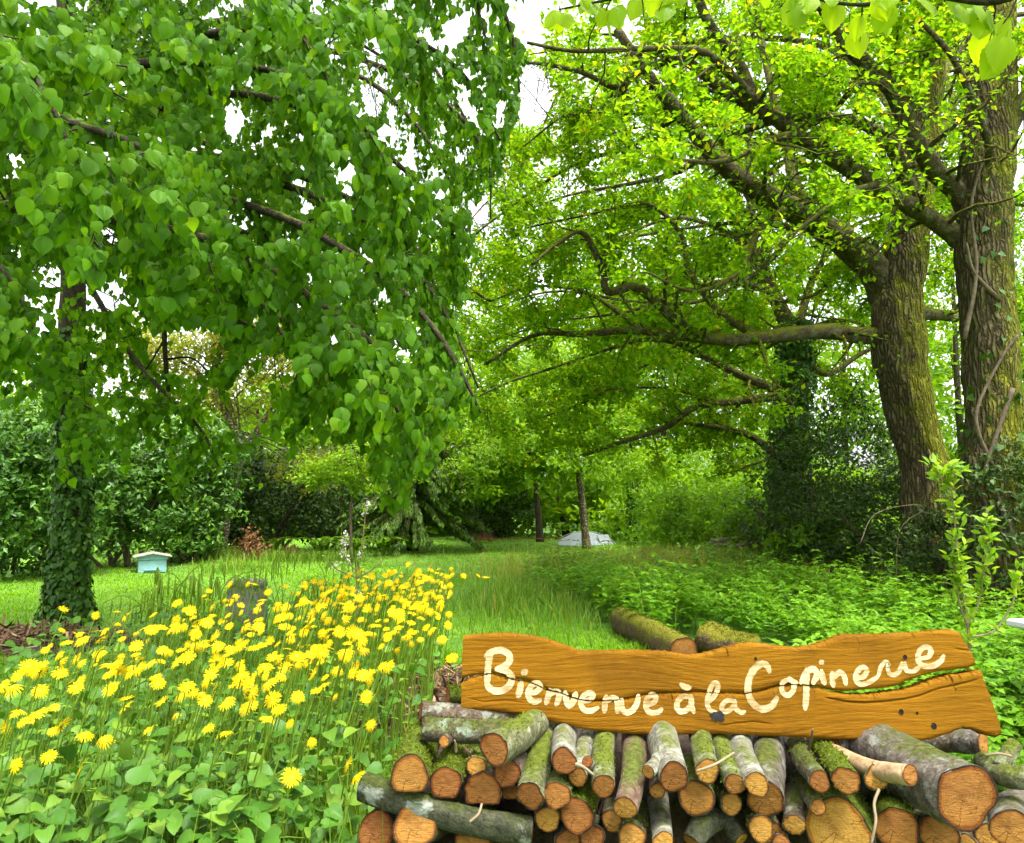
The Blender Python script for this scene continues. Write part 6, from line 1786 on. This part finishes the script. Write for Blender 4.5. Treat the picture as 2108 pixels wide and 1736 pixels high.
# ================================================================= things standing about
# beehive
M['hive'] = plain('hive_paint', (0.1936, 0.3696, 0.3696), .6, 9, .14)
M['hive_roof'] = plain('hive_roof', (0.2904, 0.2728, 0.2200), .8, 8, .25, .3)
hb = onground(312, 1177)
hive = empty('beehive', tuple(hb)); hive.rotation_euler = (0, 0, math.radians(28))
tag(hive, 'pale blue wooden beehive with a shallow pitched roof on the lawn', 'beehive')
m_ = MB(); box(m_, (0, 0, .12), (.50, .46, .24), bev=.006); m_.build('hive_body', M['hive'], hive, False)
m_ = MB(); box(m_, (0, 0, .265), (.54, .50, .04), bev=.006); m_.build('rim', M['hive'], hive, False)
m_ = MB()
gx_ = .30; V = np.array([(-gx_, -.25, .285), (gx_, -.25, .285), (gx_, -.25, .30), (0, -.25, .352), (-gx_, -.25, .30), (-gx_, .25, .285), (gx_, .25, .285), (gx_, .25, .30), (0, .25, .352), (-gx_, .25, .30)]) * [.88, .96, 1]
m_.add(V, [(0, 5, 6, 1), (1, 6, 7, 2), (2, 7, 8, 3), (3, 8, 9, 4), (4, 9, 5, 0)], None); m_.N += [[0, 1, 2, 3, 4], [9, 8, 7, 6, 5]]
m_.build('gable', M['hive'], hive, False)
for sg in (-1, 1):
    m_ = MB(); box(m_, (sg * .165, 0, .338), (.36, .62, .018), ry=sg * math.atan2(.06, .30), bev=.003); m_.build('roof_panel', M['hive_roof'], hive, False)
m_ = MB(); box(m_, (0, -.262, .055), (.30, .05, .02), bev=.003); m_.build('landing_board', M['hive'], hive, False)
# grey bin
M['plastic'] = plain('grey_plastic', (0.1232, 0.1320, 0.0880), .5, 14, .12)
gb = G(508, 1240, 8.0)
bin_ = empty('plastic_bin', tuple(gb)); bin_.rotation_euler = (0, 0, math.radians(-14))
tag(bin_, 'dull grey plastic bin with a rolled rim behind the yellow daisies', 'bin')
def rrect(w_, d_, r, z, n=5):
    out = []
    for cx, cy, a0 in ((w_ / 2 - r, d_ / 2 - r, 0), (-w_ / 2 + r, d_ / 2 - r, 90), (-w_ / 2 + r, -d_ / 2 + r, 180), (w_ / 2 - r, -d_ / 2 + r, 270)):
        for k in range(n):
            a = math.radians(a0 + 90 * k / (n - 1)); out.append((cx + r * math.cos(a), cy + r * math.sin(a), z))
    return np.array(out)
def loft(rings, cap0=True, cap1=True):
    m_ = MB(); n = len(rings[0]); V = np.vstack(rings)
    Q = [(k * n + j, k * n + (j + 1) % n, (k + 1) * n + (j + 1) % n, (k + 1) * n + j) for k in range(len(rings) - 1) for j in range(n)]
    m_.add(V, Q)
    if cap0: m_.N.append(list(range(n - 1, -1, -1)))
    if cap1: m_.N.append([(len(rings) - 1) * n + j for j in range(n)])
    return m_
loft([rrect(.40, .26, .05, 0), rrect(.385, .25, .05, .3), rrect(.35, .22, .05, .54)], True, False).build('bin_body', M['plastic'], bin_)
loft([rrect(.355, .225, .05, .535), rrect(.375, .245, .06, .54), rrect(.375, .245, .06, .585), rrect(.36, .23, .06, .605), rrect(.31, .18, .05, .608)], True, True).build('rim', M['plastic'], bin_)
# white tent
M['tent'] = plain('tent_cloth', (0.4400, 0.4752, 0.5104), .6, 5, .10, .4, bscale=7)
tb = G(1205, 1112, 24.0)
tent = empty('dome_tent', tuple(tb)); tag(tent, 'low white dome tent behind the slender leaning tree', 'tent'); tent.scale = (.88, .88, .85)
m_ = MB(); nu, nv = 28, 12; V = []
for j in range(nv):
    a = j / (nv - 1) * math.pi / 2
    for i in range(nu):
        t_ = i * 2 * math.pi / nu; sag = 1 - .22 * abs(math.sin(2 * t_)) * math.sin(a * 2)
        V.append((1.0 * math.cos(a) ** 1.0 * math.cos(t_) * sag, .85 * math.cos(a) ** 1.0 * math.sin(t_) * sag, .44 * math.sin(a) ** 1.35 * (1 + .02 * math.sin(6 * t_))))
m_.add(np.array(V), [(j * nu + i, j * nu + (i + 1) % nu, (j + 1) * nu + (i + 1) % nu, (j + 1) * nu + i) for j in range(nv - 1) for i in range(nu)]); m_.build('canopy', M['tent'], tent)
M['pole'] = plain('tent_pole', (.45, .47, .5), .4)
for sg in (-1, 1):
    th = np.linspace(0, math.pi, 17); pth = np.stack([np.cos(th) * 1.02, sg * np.cos(th) * .6, np.sin(th) ** 1.35 * .47], -1)
    m_ = MB(); add_tube(m_, pth, .012, 6); m_.build('tent_pole', M['pole'], tent)
m_ = MB(); box(m_, (.62, -.42, .22), (.5, .03, .34), rz=.6, rx=-.5); m_.build('door_flap', M['pole'], tent, False)
# orange strap
M['orange'] = plain('orange_strap', (0.3520, 0.0968, 0.0176), .7)
pA, pB, pC = at(915, 1085, 24), at(970, 1110, 24.5), at(1175, 1109, 24.2)
base = np.array([pA[0], pA[1], 0.0])
m_ = MB(); add_tube(m_, catmull(np.array([pB, at(1060, 1109, 24.4), pC]), 6) - base, .010, 5); o = m_.build('orange_line', M['orange'], None, True, tuple(base)); tag(o, 'orange line stretched across the back of the lawn', 'line')
m_ = MB(); box(m_, (0, 0, 0), (.95, .05, .09), ry=.42, bev=.01); o = m_.build('orange_bar', M['orange'], None, False, tuple((pA + pB) / 2)); tag(o, 'slanting orange bar by the shady thicket', 'bar')
m_ = MB()
for k in range(70):
    a = rdir(1)[0] * [.55, .25, .22]; add_tube(m_, np.array([[0, 0, .12], a * .6 + [0, 0, .2], a + [0, 0, .16]]), .006, 3, cap=False)
o = m_.build('dead_brushwood', M['dead_leaf'], None, True, tuple(G(990, 1100, 24.6))); tag(o, 'reddish dead brushwood behind the orange line', 'brushwood', kind='stuff')
# dead fronds and brush at the hedge foot
for k, (x, Y, rx, hz_, lab, up_) in enumerate(((517, 17.6, .30, .50, 'upright clump of dead orange-brown fronds', 1), (600, 18.4, .55, .42, 'low heap of dead brown twigs beside the dead fronds', 0))):
    b = G(x, 1130, Y); m_ = MB(); r_ = np.random.default_rng(k)
    for q_ in range(200):
        a = r_.uniform(0, 6.28); o_ = np.array([math.cos(a), math.sin(a), 0]) * rx * r_.uniform(.1, 1); z_ = hz_ * r_.uniform(.3, 1) * (1 - .5 * np.linalg.norm(o_) / rx)
        add_tube(m_, np.array([o_ * .4, o_ * .8 + [0, 0, z_], o_ * 1.25 + [0, 0, z_ * (.7 if up_ else .3)]]), .005, 3, cap=False)
    if up_:
        n_ = 420; pos = r_.normal(size=(n_, 3)) * [.16, .16, .18] + [0, 0, .28]; pos = np.vstack([pos, r_.normal(size=(90, 3)) * [.06, .06, .16] + [-.02, 0, .50]])
        scatter(m_, LEAF_OVAL, pos, rdir(len(pos)), rdir(len(pos)), .11 * r_.uniform(.6, 1.2, len(pos)), .5)
    o = m_.build('dead_fronds' if up_ else 'twig_heap', M['dead_leaf'], None, False, tuple(b)); tag(o, lab, 'dead plant', kind='stuff')
# old plank heap at the wood's edge
M['oldwood'] = plain('old_wood', (.16, .13, .08), .9, 12, .35, .4)
PY = 15.2
for k, (x, y, sx, sy, sz, rz, ry, lab) in enumerate(((1520, 1112, .75, .14, .09, .05, .0, 'long grey-brown beam of the old plank heap'), (1500, 1122, .8, .12, .07, -.1, .04, 'lower beam in the old plank heap'), (1545, 1120, .6, .10, .05, .3, -.12, 'slanting plank across the heap'), (1551, 1092, .13, .10, .22, .1, .12, 'square wooden post standing on the plank heap'), (1532, 1090, .10, .10, .18, 0, -.05, 'short stump block on the plank heap'), (1562, 1128, .45, .06, .05, .5, .55, 'pale stick leaning off the plank heap'), (1482, 1112, .35, .14, .08, .2, .0, 'dark block at the left of the plank heap'))):
    m_ = MB(); box(m_, (0, 0, 0), (sx, sy, sz), rz, bev=.01, ry=ry)
    o = m_.build('old_plank', M['oldwood'], None, False, tuple(at(x, y, PY - .1 * (k % 3)))); tag(o, lab, 'plank', 'old wood heap by the bushes')
# fallen mossy logs behind the sign
f1 = onground(1275, 1290); f1[2] = .15
make_log('long mossy fallen log lying in the grass behind the sign', onground(1408, 1345, .12), onground(1282, 1278, .14), .135, .15, 'bark_fallen', 401, group=None, lump=.07, jag=.02)
make_log('short mossy bark chunk of trunk beside the fallen log', onground(1450, 1312, .18), onground(1560, 1335, .14), .165, .11, 'bark_fallen', 402, group=None, lump=.12, jag=.04)
# white table corner at the right edge
M['white'] = plain('white_plastic', (0.4400, 0.4488, 0.4576), .4)
tc_ = at(2132, 1292, 4.2); tbase = np.array([tc_[0] + .28, tc_[1], 0])
tt = empty('garden_table', tuple(tbase)); tag(tt, 'white garden table whose corner shows at the right edge', 'table')
m_ = MB(); box(m_, (0, 0, tc_[2]), (.56, .5, .04), rz=.25, bev=.008); m_.build('tabletop', M['white'], tt, False)
for sx in (-.2, .2):
    for sy in (-.17, .17):
        m_ = MB(); box(m_, (sx, sy, (tc_[2] - .02) / 2), (.04, .04, tc_[2] - .025), bev=.004); m_.build('leg', M['white'], tt, False)

tot = sum(len(o.data.polygons) for o in bpy.data.objects if o.type == 'MESH')
print('objects', len(bpy.data.objects), 'faces', tot)
